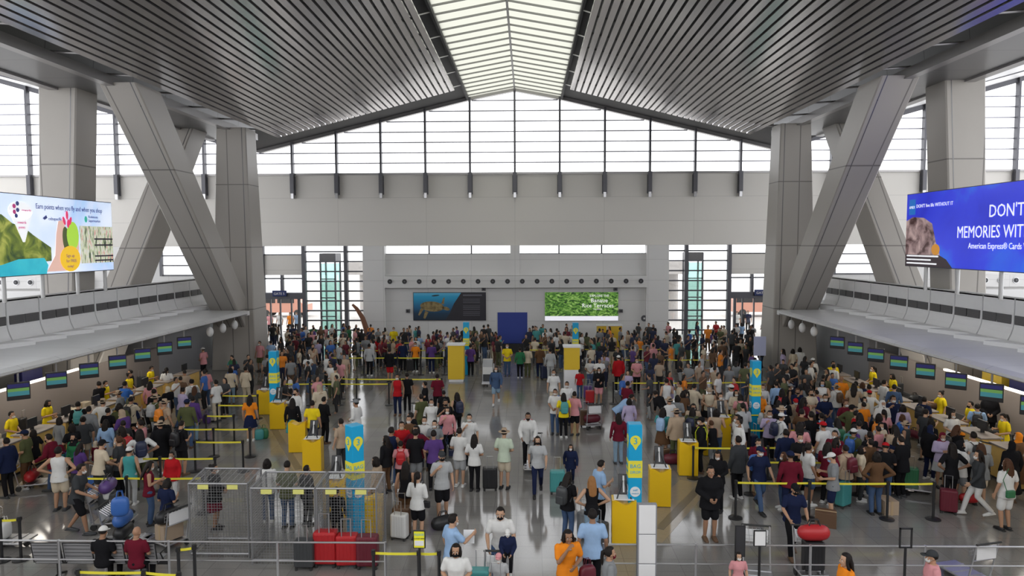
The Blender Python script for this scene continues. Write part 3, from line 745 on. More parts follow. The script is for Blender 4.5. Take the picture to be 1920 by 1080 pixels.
BELTS=[
 ([(1380,905),(1518,906),(1665,907),(1752,907)],'in the nearest row on the right'),
 ([(1408,866),(1480,867),(1609,867),(1695,865)],'in the second row on the right'),
 ([(1300,840),(1440,840),(1560,838),(1625,838)],'in the row starting at the right kiosks'),
 ([(1405,807),(1480,807),(1570,808)],'right of the far right totem'),
 ([(1340,778),(1450,778)],'before the far right totem'),
 ([(1150,718),(1235,718),(1312,718),(1440,716)],'right of the yellow and white booth, in mid-hall'),
 ([(1095,655),(1180,655),(1300,655)],'behind the right mid-hall crowd'),
 ([(1170,675),(1250,675),(1345,675)],'among the crowd behind the red shirt'),
 ([(152,897),(237,897),(380,897)],'in the nearest row on the left, beyond the bench'),
 ([(192,860),(300,860),(403,860)],'in the second row on the left'),
 ([(365,829),(455,829)],'in the third row on the left'),
 ([(337,805),(400,805),(468,805)],'in the fourth row on the left'),
 ([(386,780),(438,780)],'in the short fifth row on the left'),
 ([(407,760),(468,760)],'left of the kiosks, in front of the orange shirt'),
 ([(415,742),(483,742)],'left of the far left totem'),
 ([(525,720),(637,720),(729,720)],'in the row running right from the far left totem'),
 ([(640,710),(668,711),(750,711),(828,711)],'on the bright floor behind the far left totem row'),
 ([(618,671),(745,671),(833,671)],'left of the yellow booth'),
 ([(610,657),(740,657),(835,657)],'in the second last row left of the yellow booth'),
 ([(625,643),(720,643),(835,643)],'in the last row in front of the picture wall'),
 ([(895,643),(935,643)],'between the booth and the blue panel'),
 ([(985,643),(1055,643)],'between the blue panel and the right booth'),
 ([(985,656),(1058,656)],'right of the blue panel, nearer row'),
 ([(146,1073),(270,1074),(335,1079)],'behind the steel bench'),
 ([(334,1031),(364,1027)],'at the corner of the steel mesh cages'),
 ([(0,976),(36,974)],'at the left edge of the photo'),
 ([(700,1037),(785,1038),(823,1038)],'beside the yellow notice'),
]
for pts,where in BELTS: belt_run(pts,where)

# ---- self check-in kiosks
def kiosk(x,y,rz,label,screen=True,h=1.03,w=.56,tint=M_yel,wave=True):
    t=thing('check_in_kiosk',label,'kiosk',(x,y,0),R(rz))
    b=MB(); n=10; top=[(w/2-w*i/n, h-.10+(.05*math.cos(i/n*math.pi*2.2)+.05 if wave else .1)) for i in range(n+1)]
    b.prism([(-w/2,.02),(w/2,.02)]+top,-.2,.2,'y'); obj('cabinet',b,tint,t)
    b=MB(); b.box(-w/2+.02,w/2-.02,-.17,.17,0,.03); obj('plinth',b,M_black,t)
    if screen:
        b=MB(); b.box(-w/2+.05,w/2-.05,-.16,.16,h,h+.02); obj('white_tray',b,M_white,t)
        Mx=T3(0,.02,h+.02)@rotx(-24)
        b=MB(); b.rbox(-.12,.12,-.025,.025,.06,.52,.012,None,Mx); sc_=obj('screen',b,M_black,t)
        b=MB(); b.rbox(-.10,.10,.026,.03,.09,.49,.001,None,Mx); obj('display',b,mat('kiosk_display',(.5,.55,.5),.3,emit=(.8,.85,.8),es=.6),sc_)
        b=MB(); b.box(-.02,.02,-.03,-.026,.10,.48,None,Mx); obj('back_strip',b,M_gray,sc_)
        b=MB()
        for s in (-1,1): b.tube([(s*.17,-.12,h),(s*.03,.10,h+.38)],.018,8)
        obj('stand',b,M_black,t)
    return t
def kat(px,py,*a,**k): p=flat(px,py); return kiosk(p.x,p.y,*a,**k)
kat(1169,1014,-4,'tall yellow kiosk beside the near blue totem on the right')
kat(1236,946,-4,'yellow kiosk with screen, second from the near right totem')
kat(1289,889,-4,'yellow kiosk with the first post of a belt before it')
kat(1334,852,-4,'yellow kiosk behind the reflective-vest guard')
kat(1352,836,-4,'small farthest yellow kiosk of the right-hand line')
kat(588,884,4,'yellow kiosk under the man in the yellow shirt',h=1.05)
kat(630,968,4,'yellow kiosk seen above and through the mesh cage')
kat(685,1008,4,'yellow kiosk behind the mesh cage, right of the near blue totem',screen=False)
kat(712,1010,4,'narrow yellow stand at the right end of the mesh cages',screen=False,w=.16,wave=False)
kat(523,803,4,'yellow kiosk with dark niche below the far left totem')
kat(498,776,4,'yellow kiosk behind the far left totem')
kat(560,846,4,'yellow kiosk partly hidden by the yellow-shirted man',screen=False)
# ---- blue totems
def totem(px,pytop,rz,label,sq=.31,H=2.8):
    p=flat(px,pytop,H); t=thing('totem_sign',label,'sign pillar',(p.x,p.y,0),R(rz)); h2=sq/2
    b=MB(); b.rbox(-h2,h2,-h2,h2,0,H,.015); obj('pillar',b,M_cyan,t)
    b=MB(); b.box(-h2-.006,h2+.006,-h2-.006,h2+.006,1.55,1.95); bd=obj('yellow_band',b,M_belt,t)
    for k in range(4):
        M=rotz(90*k)
        b=MB(); b.cyl((0,0),.125,0,.008,24,M_belt,M@T3(0,-h2-.0,2.42)@rotx(90)); b.prism([(-.09,2.35),(.09,2.35),(0,2.20)],-h2-.007,-h2,'y',M_belt,M); d=obj('number_disc',b,None,t)
        text('number','3',.22,M_cyan,d,M@T3(0,-h2-.012,2.345)@rotx(90),.003,'CENTER')
        text('band_lettering','BAG',.13,M_cyan,bd,M@T3(0,-h2-.009,1.78)@rotx(90),.002,'CENTER'); text('band_lettering','DROP',.09,M_cyan,bd,M@T3(0,-h2-.009,1.65)@rotx(90),.002,'CENTER')
        b=MB(); b.cyl((0,0),.12,0,.008,24,M_white,M@T3(0,-h2,1.22)@rotx(90)); d=obj('white_disc',b,None,t)
        text('disc_lettering','self',.08,M_cyan,d,M@T3(0,-h2-.011,1.235)@rotx(90),.002,'CENTER'); text('disc_lettering','check-in',.05,M_cyan,d,M@T3(0,-h2-.011,1.165)@rotx(90),.002,'CENTER')
    return t
totem(1190,793,0,'tall blue totem with a yellow 3 beside the nearest right kiosk')
totem(664,796,45,'tall blue totem set cornerwise behind the mesh cage, two faces showing')
totem(513,658,0,'far blue totem at the left, above the kiosk with the dark niche')
totem(1417,676,0,'far blue totem at the right, inside the crowd')
totem(874,604,0,'small distant blue totem behind the all-yellow booth')
totem(1079,605,0,'small distant blue totem behind the yellow and white booth')
# ---- booths and panels
def booth(x0,x1,ytop,ybase,label,cols,top=True):
    a=flat(x0,ybase); c=flat(x1,ybase); H=7-(ytop-455)*a.y/F; w_=(c-a).length; t=thing('info_booth',label,'booth',((a.x+c.x)/2,a.y+.3,0))
    n=len(cols); 
    for i,m in enumerate(cols):
        b=MB(); b.rbox(-w_/2,w_/2,-.3,.3,.12+(H-.12)*i/n,.12+(H-.12)*(i+1)/n,.01); obj('panel',b,m,t)
    b=MB(); b.box(-w_/2+.04,w_/2-.04,-.26,.26,0,.12); obj('plinth',b,M_white,t)
    if top: b=MB(); b.box(-w_/2-.05,w_/2+.05,-.35,.35,H,H+.07); obj('cap',b,M_white,t)
    return t
M_yb=mat('booth_yellow',(.74,.50,.03),.4)
booth(840,870,649,716,'all-yellow upright booth standing on the bare floor in mid-hall',[M_yb])
booth(1058,1087,653,740,'upright booth with yellow upper half and white lower half',[M_white,M_yb])
booth(1120,1137,612,655,'far narrow yellow counter panel under the green picture',[M_yb]); booth(1141,1166,612,657,'far wide yellow counter panel right of the narrow one',[M_yb])
p=flat(961,662); t=thing('blue_partition','large royal blue display panel on dark feet at the end of the aisle','display panel',(p.x,p.y,0))
b=MB(); b.rbox(-.95,.95,-.05,.05,.62,2.6,.02); obj('panel',b,M_blue,t); b=MB(); b.box(-.93,.93,-.2,.2,0,.62); obj('base_cabinet',b,M_black,t)
b=MB(); b.box(-1.0,-.94,-.06,.06,0,2.62); obj('edge_post',b,M_gray,t)
# white pylon near the rail
p=flat(1213,1085,0); p=flat(1213,946,1.82); t=thing('white_pylon','white upright info pylon of stacked panels right of the nearest kiosk','sign pillar',(p.x,p.y,0))
b=MB(); b.box(-.19,.19,-.06,.06,0,1.84); obj('frame',b,mat('grey_frame',(.25,.25,.27),.5),t)
for i in range(3): b=MB(); b.rbox(-.165,.165,-.072,.072,.05+i*.60,.63+i*.60,.008); obj('panel',b,M_white,t)
# ---- small signs on posts
def postsign(px,py0,py1,wpx,y_h,label,mode):
    # sign with its top at py0 / bottom at py1, top at height y_h
    p=flat(px,py0,y_h); s=F/p.y; hh=(py1-py0)/s*1.08; ww=wpx/s; t=thing('post_sign',label,'sign',(p.x,p.y,0))
    b=MB(); b.cyl((0,0),.17,0,.03,20); b.cyl((0,0),.025,.03,y_h-hh+.02,12); obj('post',b,M_black,t)
    if mode=='frame':
        b=MB(); 
        for (a,c,d,e) in ((-ww/2,-ww/2+.025,0,hh),(ww/2-.025,ww/2,0,hh),(-ww/2,ww/2,0,.025),(-ww/2,ww/2,hh-.025,hh)): b.box(a,c,-.015,.015,y_h-hh+d,y_h-hh+e)
        obj('open_frame',b,M_black,t)
    else:
        b=MB(); b.rbox(-ww/2,ww/2,-.02,.02,y_h-hh,y_h,.008); f=obj('sign_frame',b,M_black,t)
        m={'white':M_white,'black':mat('matt_charcoal',(.03,.03,.035),.6),'yellow':mat('notice_yellow',(.85,.80,.03),.5)}[mode]
        b=MB(); b.box(-ww/2+.02,ww/2-.02,-.024,.024,y_h-hh+.02,y_h-.02); g_=obj('sign_face',b,m,t)
        if mode=='yellow':
            text('lettering','PLEASE',.06,M_cyan,f,T3(0,-.027,y_h-.10)@rotx(90),.001,'CENTER'); text('lettering','QUEUE HERE',.035,M_black,f,T3(0,-.027,y_h-.17)@rotx(90),.001,'CENTER')
            b=MB(); b.box(-.09,.09,-.028,-.024,y_h-.30,y_h-.20); obj('white_notice',b,M_white,f)
postsign(786,994,1027,24,1.42,'bright yellow notice on a black post near the bottom centre','yellow')
postsign(1425,994,1023,24,1.45,'small white sign with black frame on a post, bottom right','white')
postsign(1388,985,1042,20,1.50,'narrow black sign panel left of the small white sign','black')
postsign(1699,990,1026,24,1.45,'empty black sign frame standing on the open floor','frame')
def hangpost(px0,py,ww,hh,H,label,m):
    p=flat(px0,py,H); t=thing('notice_board',label,'sign',(p.x,p.y,0)); b=MB(); b.rbox(-ww/2,ww/2,-.02,.02,H-hh,H,.01); obj('board',b,m,t)
    b=MB(); b.box(-.03,.03,-.02,.02,0,H-hh); b.box(-.25,.25,-.2,.2,0,.03); obj('stand',b,M_steel,t)
hangpost(1425,631,.6,.95,2.35,'pale blue notice board near the foot of the right column',mat('pale_notice',(.45,.48,.66),.5))
# ---- steel rails
def rail(x0,x1,y,label,posts):
    t=thing('guard_rail',label,'railing',(0,0,0))
    for z,r in ((.97,.019),(.58,.015)):
        b=MB(); b.tube([(x0,y,z),(x1,y,z)],r,10); obj('rail_bar',b,M_steel,t)
    for x in posts: b=MB(); b.cyl((x,y),.026,0,.99,12); b.cyl((x,y),.06,0,.02,14); obj('post',b,M_steel,t)
pa=flat(-20,1018,.97); pb=flat(722,1021,.97); yl=13.55
def rx_(px): return wallpt(px,1020,yl).x
rail(rx_(-60),rx_(722),yl,'low two-bar steel guard rail at the bottom left of the hall',[rx_(x) for x in (-50,110,316,520,722)])
rail(rx_(1130),rx_(1990),yl,'low two-bar steel guard rail at the bottom right of the hall',[rx_(x) for x in (1132,1305,1520,1735,1950)])
# ---- steel mesh cages
M_mesh=mat('galvanised_wire',(.33,.33,.34),.4,.6)
def cage(x0,x1,yf,yb,hf,hb,label):
    t=thing('mesh_cage',label,'cage',((x0+x1)/2,yf,0)); w_=x1-x0; D=yb-yf
    b=MB(); e=.022; h=w_/2
    P=[V(-h,0,0),V(h,0,0),V(h,D,0),V(-h,D,0)]; Q=[V(-h,0,hf),V(h,0,hf),V(h,D,hb),V(-h,D,hb)]
    for i in range(4):
        b.tube([P[i],Q[i]],e,6); b.tube([Q[i],Q[(i+1)%4]],e,6); b.tube([P[i]+V(0,0,.1),P[(i+1)%4]+V(0,0,.1)],e,6)
    obj('frame',b,mat('cage_steel',(.30,.30,.31),.4,.6),t)
    def grid(A,B,Cc,Dd,nm,nu,nv):
        g=MB()
        for i in range(nu+1):
            u=i/nu; g.tube([lerp(A,B,u),lerp(Dd,Cc,u)],.0045,3)
        for i in range(nv+1):
            v=i/nv; g.tube([lerp(A,Dd,v),lerp(B,Cc,v)],.0045,3)
        obj(nm,g,M_mesh,t)
    nu=int(w_/.062); nv=int(hf/.062); nd=int(D/.062)
    grid(P[0],P[1],Q[1],Q[0],'mesh_front',nu,nv); grid(P[3],P[2],Q[2],Q[3],'mesh_back',nu//2,nv//2)
    grid(P[0],P[3],Q[3],Q[0],'mesh_side',nd,nv); grid(P[1],P[2],Q[2],Q[1],'mesh_side',nd,nv)
    grid(Q[0],Q[1],Q[2],Q[3],'mesh_top',nu//2,nd)
    for u in (-.25,.25):
        b=MB(); b.box(u*w_-.12,u*w_+.12,-.02,-.01,hf-.12,hf-.02); obj('yellow_tag',b,mat('tag_yellow',(.7,.68,.2),.6),t)
    return t
yc=15.0
def cx(px,y=yc): return wallpt(px,930,y).x
cage(cx(470,14.6),cx(590,14.6),14.6,15.5,1.70,1.76,'steel mesh cage with flat lid, middle of three, dark figures seen through')
cage(cx(593,14.6),cx(705,14.6),14.6,15.5,1.70,1.76,'steel mesh cage in front of the near blue totem')
cage(cx(354,14.9),cx(464,14.9),14.9,15.7,1.69,1.77,'steel mesh cage at the left end, standing further back')
# ---- bench seats: one beam bench, four seats
p=flat(150,1033,.86); 
t=thing('beam_bench','row of four grey steel seats with black arms, bottom left behind the rail','bench',(flat(157,1036,.86).x,13.72,0))
b=MB(); b.box(-1.45,1.35,.16,.24,.33,.40); obj('beam',b,M_black,t)
M_seat=mat('perforated_steel',(.30,.30,.31),.45,.3)
for i in range(4):
    x=-1.05+i*.66
    b=MB(); Mx=T3(x,0,.42)@rotx(10); b.rbox(-.29,.29,-.012,.012,.04,.46,.01,None,Mx); bk=obj('backrest',b,M_seat,t)
    b=MB(); 
    for z in (.1,.18,.26,.34,.42): b.box(-.27,.27,-.018,.018,z-.004,z+.004,None,Mx)
    obj('slot',b,M_black,bk)
    b=MB(); b.tube([Mx@V(-.3,0,.02),Mx@V(-.3,0,.47),Mx@V(.3,0,.47),Mx@V(.3,0,.02)],.014,8); obj('back_frame',b,M_black,t)
    b=MB(); b.rbox(x-.28,x+.28,.0,.46,.41,.435,.01); obj('seat',b,M_seat,t)
for x in (-1.38,-.72,-.06,.60,1.26): b=MB(); b.tube([(x,.2,.38),(x,.06,.62),(x,.40,.64),(x,.42,.44)],.016,8); obj('armrest',b,M_black,t)
for x in (-1.0,.9): b=MB(); b.tube([(x,-.05,.02),(x,.2,.1),(x,.2,.36)],.025,8); b.tube([(x,.45,.02),(x,.2,.1)],.025,8); obj('leg',b,M_black,t)

# ---- luggage builders
M_bag=mat('luggage_shell',(.1,.1,.1),.45,objcol=True,bump=.1,scale=30)
LUG={}
def lug(kind):
    if kind in LUG: return LUG[kind]
    P=[]
    if kind=='suitcase':
        b=MB(); b.rbox(-.21,.21,-.13,.13,.06,.66,.05,M_bag); 
        for x in (-.14,-.07,0,.07,.14): b.rbox(x-.012,x+.012,-.136,.136,.10,.62,.008,M_bag)
        P.append(('shell',b.mesh('shell'),1))
        b=MB(); b.tube([(-.09,-.1,.64),(-.09,-.1,1.0),(.09,-.1,1.0),(.09,-.1,.64)],.011,8,M_steel); P.append(('telescopic_handle',b.mesh('handle'),0))
        for x in (-.16,.16):
            for y in (-.09,.09): b=MB(); b.cyl((x,y),.03,0,.065,10,M_rub); P.append(('wheel',b.mesh('wheel'),0))
    if kind=='duffel':
        b=MB(); b.ball((0,0,.17),(.33,.16,.17),20,12,M_bag,None,lambda u:Vector((math.copysign(abs(u.x)**.6,u.x),u.y,u.z))); P.append(('bag_body',b.mesh('bag_body',True),1))
        b=MB()
        for s in (-1,1): b.tube([(-.12,s*.05,.30),(-.08,s*.03,.44),(.08,s*.03,.44),(.12,s*.05,.30)],.012,8,M_black)
        P.append(('handles',b.mesh('handles'),0)); b=MB(); b.tube([(-.28,0,.325),(0,0,.345),(.28,0,.325)],.006,6,M_black); P.append(('zip',b.mesh('zip'),0))
    if kind=='box':
        b=MB(); b.rbox(-.24,.24,-.18,.18,0,.36,.006,M_bag); P.append(('carton',b.mesh('carton'),1))
        b=MB(); b.box(-.245,.245,-.03,.03,-.001,.364,mat('packing_tape',(.45,.33,.2),.3)); P.append(('tape',b.mesh('tape'),0))
    if kind=='bag':
        b=MB(); b.ball((0,0,.18),(.17,.09,.20),14,10,M_bag,None,lambda u:Vector((math.copysign(abs(u.x)**.6,u.x),math.copysign(abs(u.y)**.6,u.y),math.copysign(abs(u.z)**.6,u.z)))); P.append(('bag_body',b.mesh('bag_body',True),1))
        b=MB()
        for s in (-1,1): b.tube([(-.07,s*.04,.34),(-.04,s*.03,.50),(.04,s*.03,.50),(.07,s*.04,.34)],.007,6,M_bag)
        P.append(('handles',b.mesh('handles'),1))
    if kind=='backpack':
        b=MB(); b.ball((0,-.10,0),(.15,.10,.23),16,12,M_bag,None,lambda u:Vector((math.copysign(abs(u.x)**.6,u.x),math.copysign(abs(u.y)**.75,u.y),math.copysign(abs(u.z)**.6,u.z)))); P.append(('pack_body',b.mesh('pack_body',True),1))
        b=MB(); b.rbox(-.11,.11,-.23,-.17,-.19,.02,.03,M_bag); P.append(('front_pocket',b.mesh('front_pocket'),1))
        b=MB()
        for s in (-1,1): b.tube([(s*.08,-.02,.19),(s*.11,.07,.245),(s*.12,.19,.17),(s*.13,.20,.0),(s*.15,.03,-.16)],[(.022,.006)]*5,8,M_bag)
        P.append(('straps',b.mesh('straps'),1))
    if kind=='pouch':
        b=MB(); b.rbox(-.11,.11,-.045,.045,-.09,.09,.03,M_bag); P.append(('bag_body',b.mesh('bag_body'),1))
        b=MB(); b.tube([(-.10,0,.07),(-.22,.0,.35),(-.10,-.02,.62)],[(.012,.004)]*3,6,M_bag); P.append(('strap',b.mesh('strap'),1))
    if kind=='trolley':
        b=MB(); b.rbox(-.28,.28,-.30,.58,.14,.18,.012,M_steel); 
        for y in (-.1,.12,.34): b.box(-.27,.27,y,y+.04,.18,.195,M_steel)
        P.append(('platform',b.mesh('platform'),0))
        b=MB(); 
        for s in (-1,1): b.tube([(s*.27,-.24,.16),(s*.27,-.42,1.0)],.018,8,M_steel)
        b.tube([(-.27,-.34,.62),(.27,-.34,.62)],.014,8,M_steel); P.append(('frame',b.mesh('frame'),0))
        b=MB(); b.tube([(-.30,-.44,1.0),(.30,-.44,1.0)],.022,10,M_rub); P.append(('handle',b.mesh('handle'),0))
        b=MB(); 
        for i in range(7): x=-.24+i*.08; b.tube([(x,-.41,.95),(x,-.22,.82),(x,-.22,.68)],.005,5,M_steel)
        for z in (.70,.78,.86): b.tube([(-.25,-.23,z),(.25,-.23,z)],.005,5,M_steel)
        P.append(('basket',b.mesh('basket'),0))
        b=MB(); b.rbox(-.24,.24,-.40,-.385,.66,.93,.004,M_white,None); P.append(('advert_plate',b.mesh('advert_plate'),0))
        for x,y in ((-.25,-.26),(.25,-.26),(0,.5)): b=MB(); b.cyl((0,0),.075,-.02,.02,14,M_rub,T3(x,y,.075)@Matrix.Rotation(R(90),4,'Y')); P.append(('wheel',b.mesh('wheel'),0))
    LUG[kind]=P; return P
LN={'suitcase':('suitcase','suitcase'),'duffel':('duffel_bag','bag'),'box':('cardboard_box','box'),'bag':('tote_bag','bag'),'backpack':('backpack','backpack'),'trolley':('luggage_trolley','trolley'),'pouch':('crossbody_bag','bag')}
def luggage(kind,x,y,z,rz,col,label,group=None,s=1.0,tilt=None):
    nm,cat=LN[kind]; t=thing(nm,label,cat,(x,y,z),R(rz),group,s)
    if tilt: t.rotation_euler=(R(tilt),0,R(rz))
    c=COL[col][1] if isinstance(col,str) else col
    for pn,me,cl in lug(kind): link(pn,me,t,None,c if cl else None)
    return t
def lat(kind,px,py,rz,col,label,z=0,h=0,**k):      # photo point (px,py) lies at height h; object stands at z
    p=flat(px,py,h); return luggage(kind,p.x,p.y,z,rz,col,label,**k)
# ================================================================ BOARDS, SCREENS, COUNTERS
def poly_xz(b,pts,y,m,th=.01): b.prism(pts,y-th,y,'y',m)
def nmat(name,stops,scale=3,dist=0,rough=.5,emit=0,vec=None,detail=6):
    """noise-coloured surface for printed picture areas"""
    m=bpy.data.materials.new(name); m.use_nodes=True; nt=m.node_tree; bs=nt.nodes['Principled BSDF']; N=nt.nodes.new; L=nt.links.new
    tc=N('ShaderNodeTexCoord'); mp=N('ShaderNodeMapping'); n=N('ShaderNodeTexNoise'); n.inputs['Scale'].default_value=scale; n.inputs['Detail'].default_value=detail; n.inputs['Distortion'].default_value=dist
    if vec: mp.inputs['Scale'].default_value=vec
    L(tc.outputs['Object'],mp.inputs[0]); L(mp.outputs[0],n.inputs['Vector']); r=N('ShaderNodeValToRGB'); e=r.color_ramp.elements
    e[0].position=stops[0][0]; e[0].color=(*stops[0][1],1); e[1].position=stops[-1][0]; e[1].color=(*stops[-1][1],1)
    for p_,c in stops[1:-1]: q=e.new(p_); q.color=(*c,1)
    L(n.outputs['Fac'],r.inputs[0]); L(r.outputs[0],bs.inputs['Base Color']); bs.inputs['Roughness'].default_value=rough
    if emit: L(r.outputs[0],bs.inputs['Emission Color']); bs.inputs['Emission Strength'].default_value=emit
    return m
def gmat(name,axis,stops,rough=.4,emit=0):   # printed colour blend along one axis of a backlit picture
    m=bpy.data.materials.new(name); m.use_nodes=True; nt=m.node_tree; bs=nt.nodes['Principled BSDF']; N=nt.nodes.new; L=nt.links.new
    tc=N('ShaderNodeTexCoord'); sp=N('ShaderNodeSeparateXYZ'); L(tc.outputs['Object'],sp.inputs[0]); r=N('ShaderNodeValToRGB'); e=r.color_ramp.elements
    mr=N('ShaderNodeMapRange'); mr.inputs[1].default_value=stops[0][0]; mr.inputs[2].default_value=stops[-1][0]; L(sp.outputs[axis],mr.inputs[0]); L(mr.outputs[0],r.inputs[0])
    a,c=stops[0][0],stops[-1][0]
    e[0].position=0; e[0].color=(*stops[0][1],1); e[1].position=1; e[1].color=(*stops[-1][1],1)
    for p_,cc in stops[1:-1]: q=e.new((p_-a)/(c-a)); q.color=(*cc,1)
    L(r.outputs[0],bs.inputs['Base Color']); bs.inputs['Roughness'].default_value=rough
    if emit: L(r.outputs[0],bs.inputs['Emission Color']); bs.inputs['Emission Strength'].default_value=emit
    return m
# sea turtle picture
a=wallpt(775,601,YW-.1); c=wallpt(911,548,YW-.1); W_=c.x-a.x; H_=c.z-a.z
t=thing('wall_picture','wide wall picture of a sea turtle in blue water with a dark text side','picture',(a.x,YW-.1,a.z))
b=MB(); b.rbox(0,W_,0,.1,0,H_,.01); obj('panel',b,mat('picture_dark',(.022,.020,.030),.4),t)
b=MB(); poly_xz(b,[(.04,.04),(W_*.44,.04),(W_*.50,.5),(W_*.56,1.2),(W_*.66,H_-.04),(.04,H_-.04)],-.002,gmat('sea_water','Z',[(0,(.005,.02,.04)),(.5,(.005,.04,.09)),(1.1,(.01,.17,.36)),(1.7,(.02,.40,.70)),(2.0,(.15,.60,.85))])); obj('sea',b,None,t)
el=lambda cx_,cz,rx,rz,a0=0,n=18:[(cx_+rx*math.cos(2*math.pi*k/n)*math.cos(a0)-rz*math.sin(2*math.pi*k/n)*math.sin(a0),cz+rx*math.cos(2*math.pi*k/n)*math.sin(a0)+rz*math.sin(2*math.pi*k/n)*math.cos(a0)) for k in range(n)]
M_turt=nmat('turtle_shell',[(.3,(.12,.08,.03)),(.6,(.32,.24,.10))],5); b=MB(); poly_xz(b,el(1.35,1.0,.85,.36,-.08),-.012,M_turt); poly_xz(b,el(2.35,.85,.26,.12,-.3),-.012,M_turt); poly_xz(b,[(.55,.9),(.75,.8),(.45,.35),(.35,.4)],-.012,M_turt); poly_xz(b,[(.85,.7),(1.1,.6),(.85,.12),(.72,.18)],-.012,M_turt); poly_xz(b,[(2.0,1.2),(2.2,1.15),(2.25,1.65),(2.15,1.6)],-.012,M_turt); obj('turtle',b,None,t)
b=MB(); poly_xz(b,el(1.6,1.78,.28,.05,.1),-.012,M_black); obj('swimmer',b,None,t)
for i,z in enumerate((1.75,1.5,1.38,1.26,1.02,.9,.78,.6,.48,.36)): b=MB(); poly_xz(b,[(3.55,z),(4.75 if i else 4.9,z),(4.75 if i else 4.9,z+(.1 if i==0 else .035)),(3.55,z+(.1 if i==0 else .035))],-.004,mat('faint_print',(.14,.14,.17),.5)); obj('text_line',b,None,t)
# rice terraces picture
a=wallpt(1021,602,YW-.1); c=wallpt(1160,547,YW-.1); W_=c.x-a.x; H_=c.z-a.z
t=thing('wall_picture','bright backlit wall picture of green rice terraces with white title','picture',(a.x,YW-.1,a.z))
b=MB(); b.rbox(0,W_,0,.1,0,H_,.01); obj('panel',b,M_gray,t)
b=MB(); poly_xz(b,[(.03,.36),(W_-.03,.36),(W_-.03,H_-.03),(.03,H_-.03)],-.002,nmat('terraces',[(.32,(.015,.03,.015)),(.45,(.04,.14,.02)),(.55,(.16,.38,.05)),(.7,(.45,.62,.22))],1.6,2.5,.4,.35,(1.2,1,2.2))); obj('photo_print',b,None,t)
b=MB(); poly_xz(b,[(.03,.03),(W_-.03,.03),(W_-.03,.35),(.03,.35)],-.002,mat('backlit_white',(.8,.8,.85),.4,emit=(.85,.85,.95),es=.6)); obj('white_strip',b,None,t)
M_tw=mat('title_white',(.85,.85,.85),.4,emit=(1,1,1),es=.5)
text('title','EXPLORE THE',.22,M_tw,t,T3(W_*.74,-.02,1.72)@rotx(90),.004,'CENTER'); text('title','Banaue',.42,M_tw,t,T3(W_*.74,-.02,1.33)@rotx(90),.004,'CENTER'); text('title','Rice Terraces',.40,M_tw,t,T3(W_*.72,-.02,.97)@rotx(90),.004,'CENTER'); text('title','PHILIPPINES',.12,M_tw,t,T3(W_*.72,-.02,.80)@rotx(90),.004,'CENTER')
# small wall fittings
for px,py,lab in ((907,542,'small black wall camera above the turtle picture'),(1154,542,'small black wall camera above the rice terrace picture'),(765,583,'small grey wall box left of the turtle picture'),(1164,583,'small grey wall box right of the rice terrace picture'),(1208,597,'round dark wall clock near the far right of the wall'),(1249,570,'small dark lamp at the edge of the right glazed bay')):
    q=wallpt(px,py,YW-.1); t=thing('wall_fitting',lab,'wall fitting',(q.x,YW-.02,q.z)); b=MB()
    if 'clock' in lab: b.cyl((0,0),.22,0,.08,20,None,rotx(90))
    else: b.rbox(-.14,.14,-.18,0,-.12,.12,.02)
    obj('housing',b,M_frame,t)
    b=MB(); b.cyl((0,0),.07,.17 if 'clock' not in lab else .07,.2 if 'clock' not in lab else .09,12,None,rotx(90)); obj('lens' if 'clock' not in lab else 'face',b,M_black if 'clock' not in lab else M_white,t)
q=wallpt(1232,600,YW-.1); t=thing('wall_poster','small faded green poster on the end wall beside the right glazed bay','poster',(q.x,YW-.02,q.z)); b=MB(); b.rbox(-.4,.4,-.04,0,-.35,.35,.01); obj('board',b,mat('faded_green',(.22,.30,.26),.5),t)
b=MB(); b.box(-.25,.2,-.045,-.04,-.2,.15); obj('print',b,mat('faded_dark',(.07,.10,.09),.6),t)
# curved wooden sculpture by the left bay
p=wallpt(672,600,YW-1.2); t=thing('wood_arch','curved brown wooden arch standing inside the left glazed bay','sculpture',(p.x,YW-1.2,0)); b=MB(); b.tube([(.6,0,0),(.55,0,1.0),(.3,0,1.8),(-.1,0,2.45),(-.4,0,2.75)],[.22,.2,.17,.13,.08],10); obj('arch',b,mat('red_brown_wood',(.20,.08,.04),.5),t)

# ---- big advert screens on the block roofs (plane parallel to the hall axis)
def side_board(s,y0,y1,z0,z1,label):
    # local x runs left to right as read from the hall
    X=s*16.95
    t=thing('advert_screen',label,'advert screen',(X,0,0)); 
    if s<0: Mx=Matrix(((0,0,-1,0),(1,0,0,0),(0,1,0,0),(0,0,0,1)))   # board x -> +Y, board y -> Z
    M=Matrix(((0,0,1,0),(1,0,0,y0),(0,1,0,z0),(0,0,0,1))) if s<0 else Matrix(((0,0,-1,0),(-1,0,0,y1),(0,1,0,z0),(0,0,0,1)))
    b=MB(); b.rbox(0,y1-y0,0,z1-z0,-.22,0,.02,None,M); obj('housing',b,M_frame,t)
    return t,M
def pp(b,pts,lv,m,M): b.prism(pts,lv,lv+.004,'z',m,M)
t,M=side_board(-1,22.3,29.5,5.88,8.78,'large holiday points advert screen on the left block roof'); Wb,Hb=7.2,2.9
e=lambda n,c,s_=.55:mat(n,c,.3,emit=c,es=s_)
b=MB(); pp(b,[(.03,.03),(Wb-.03,.03),(Wb-.03,Hb-.03),(.03,Hb-.03)],.002,nmat('ad_sky',[(.3,(.38,.55,.85)),(.6,(.75,.82,.95))],.35,.5,.3,.7),M); obj('sky_print',b,None,t)
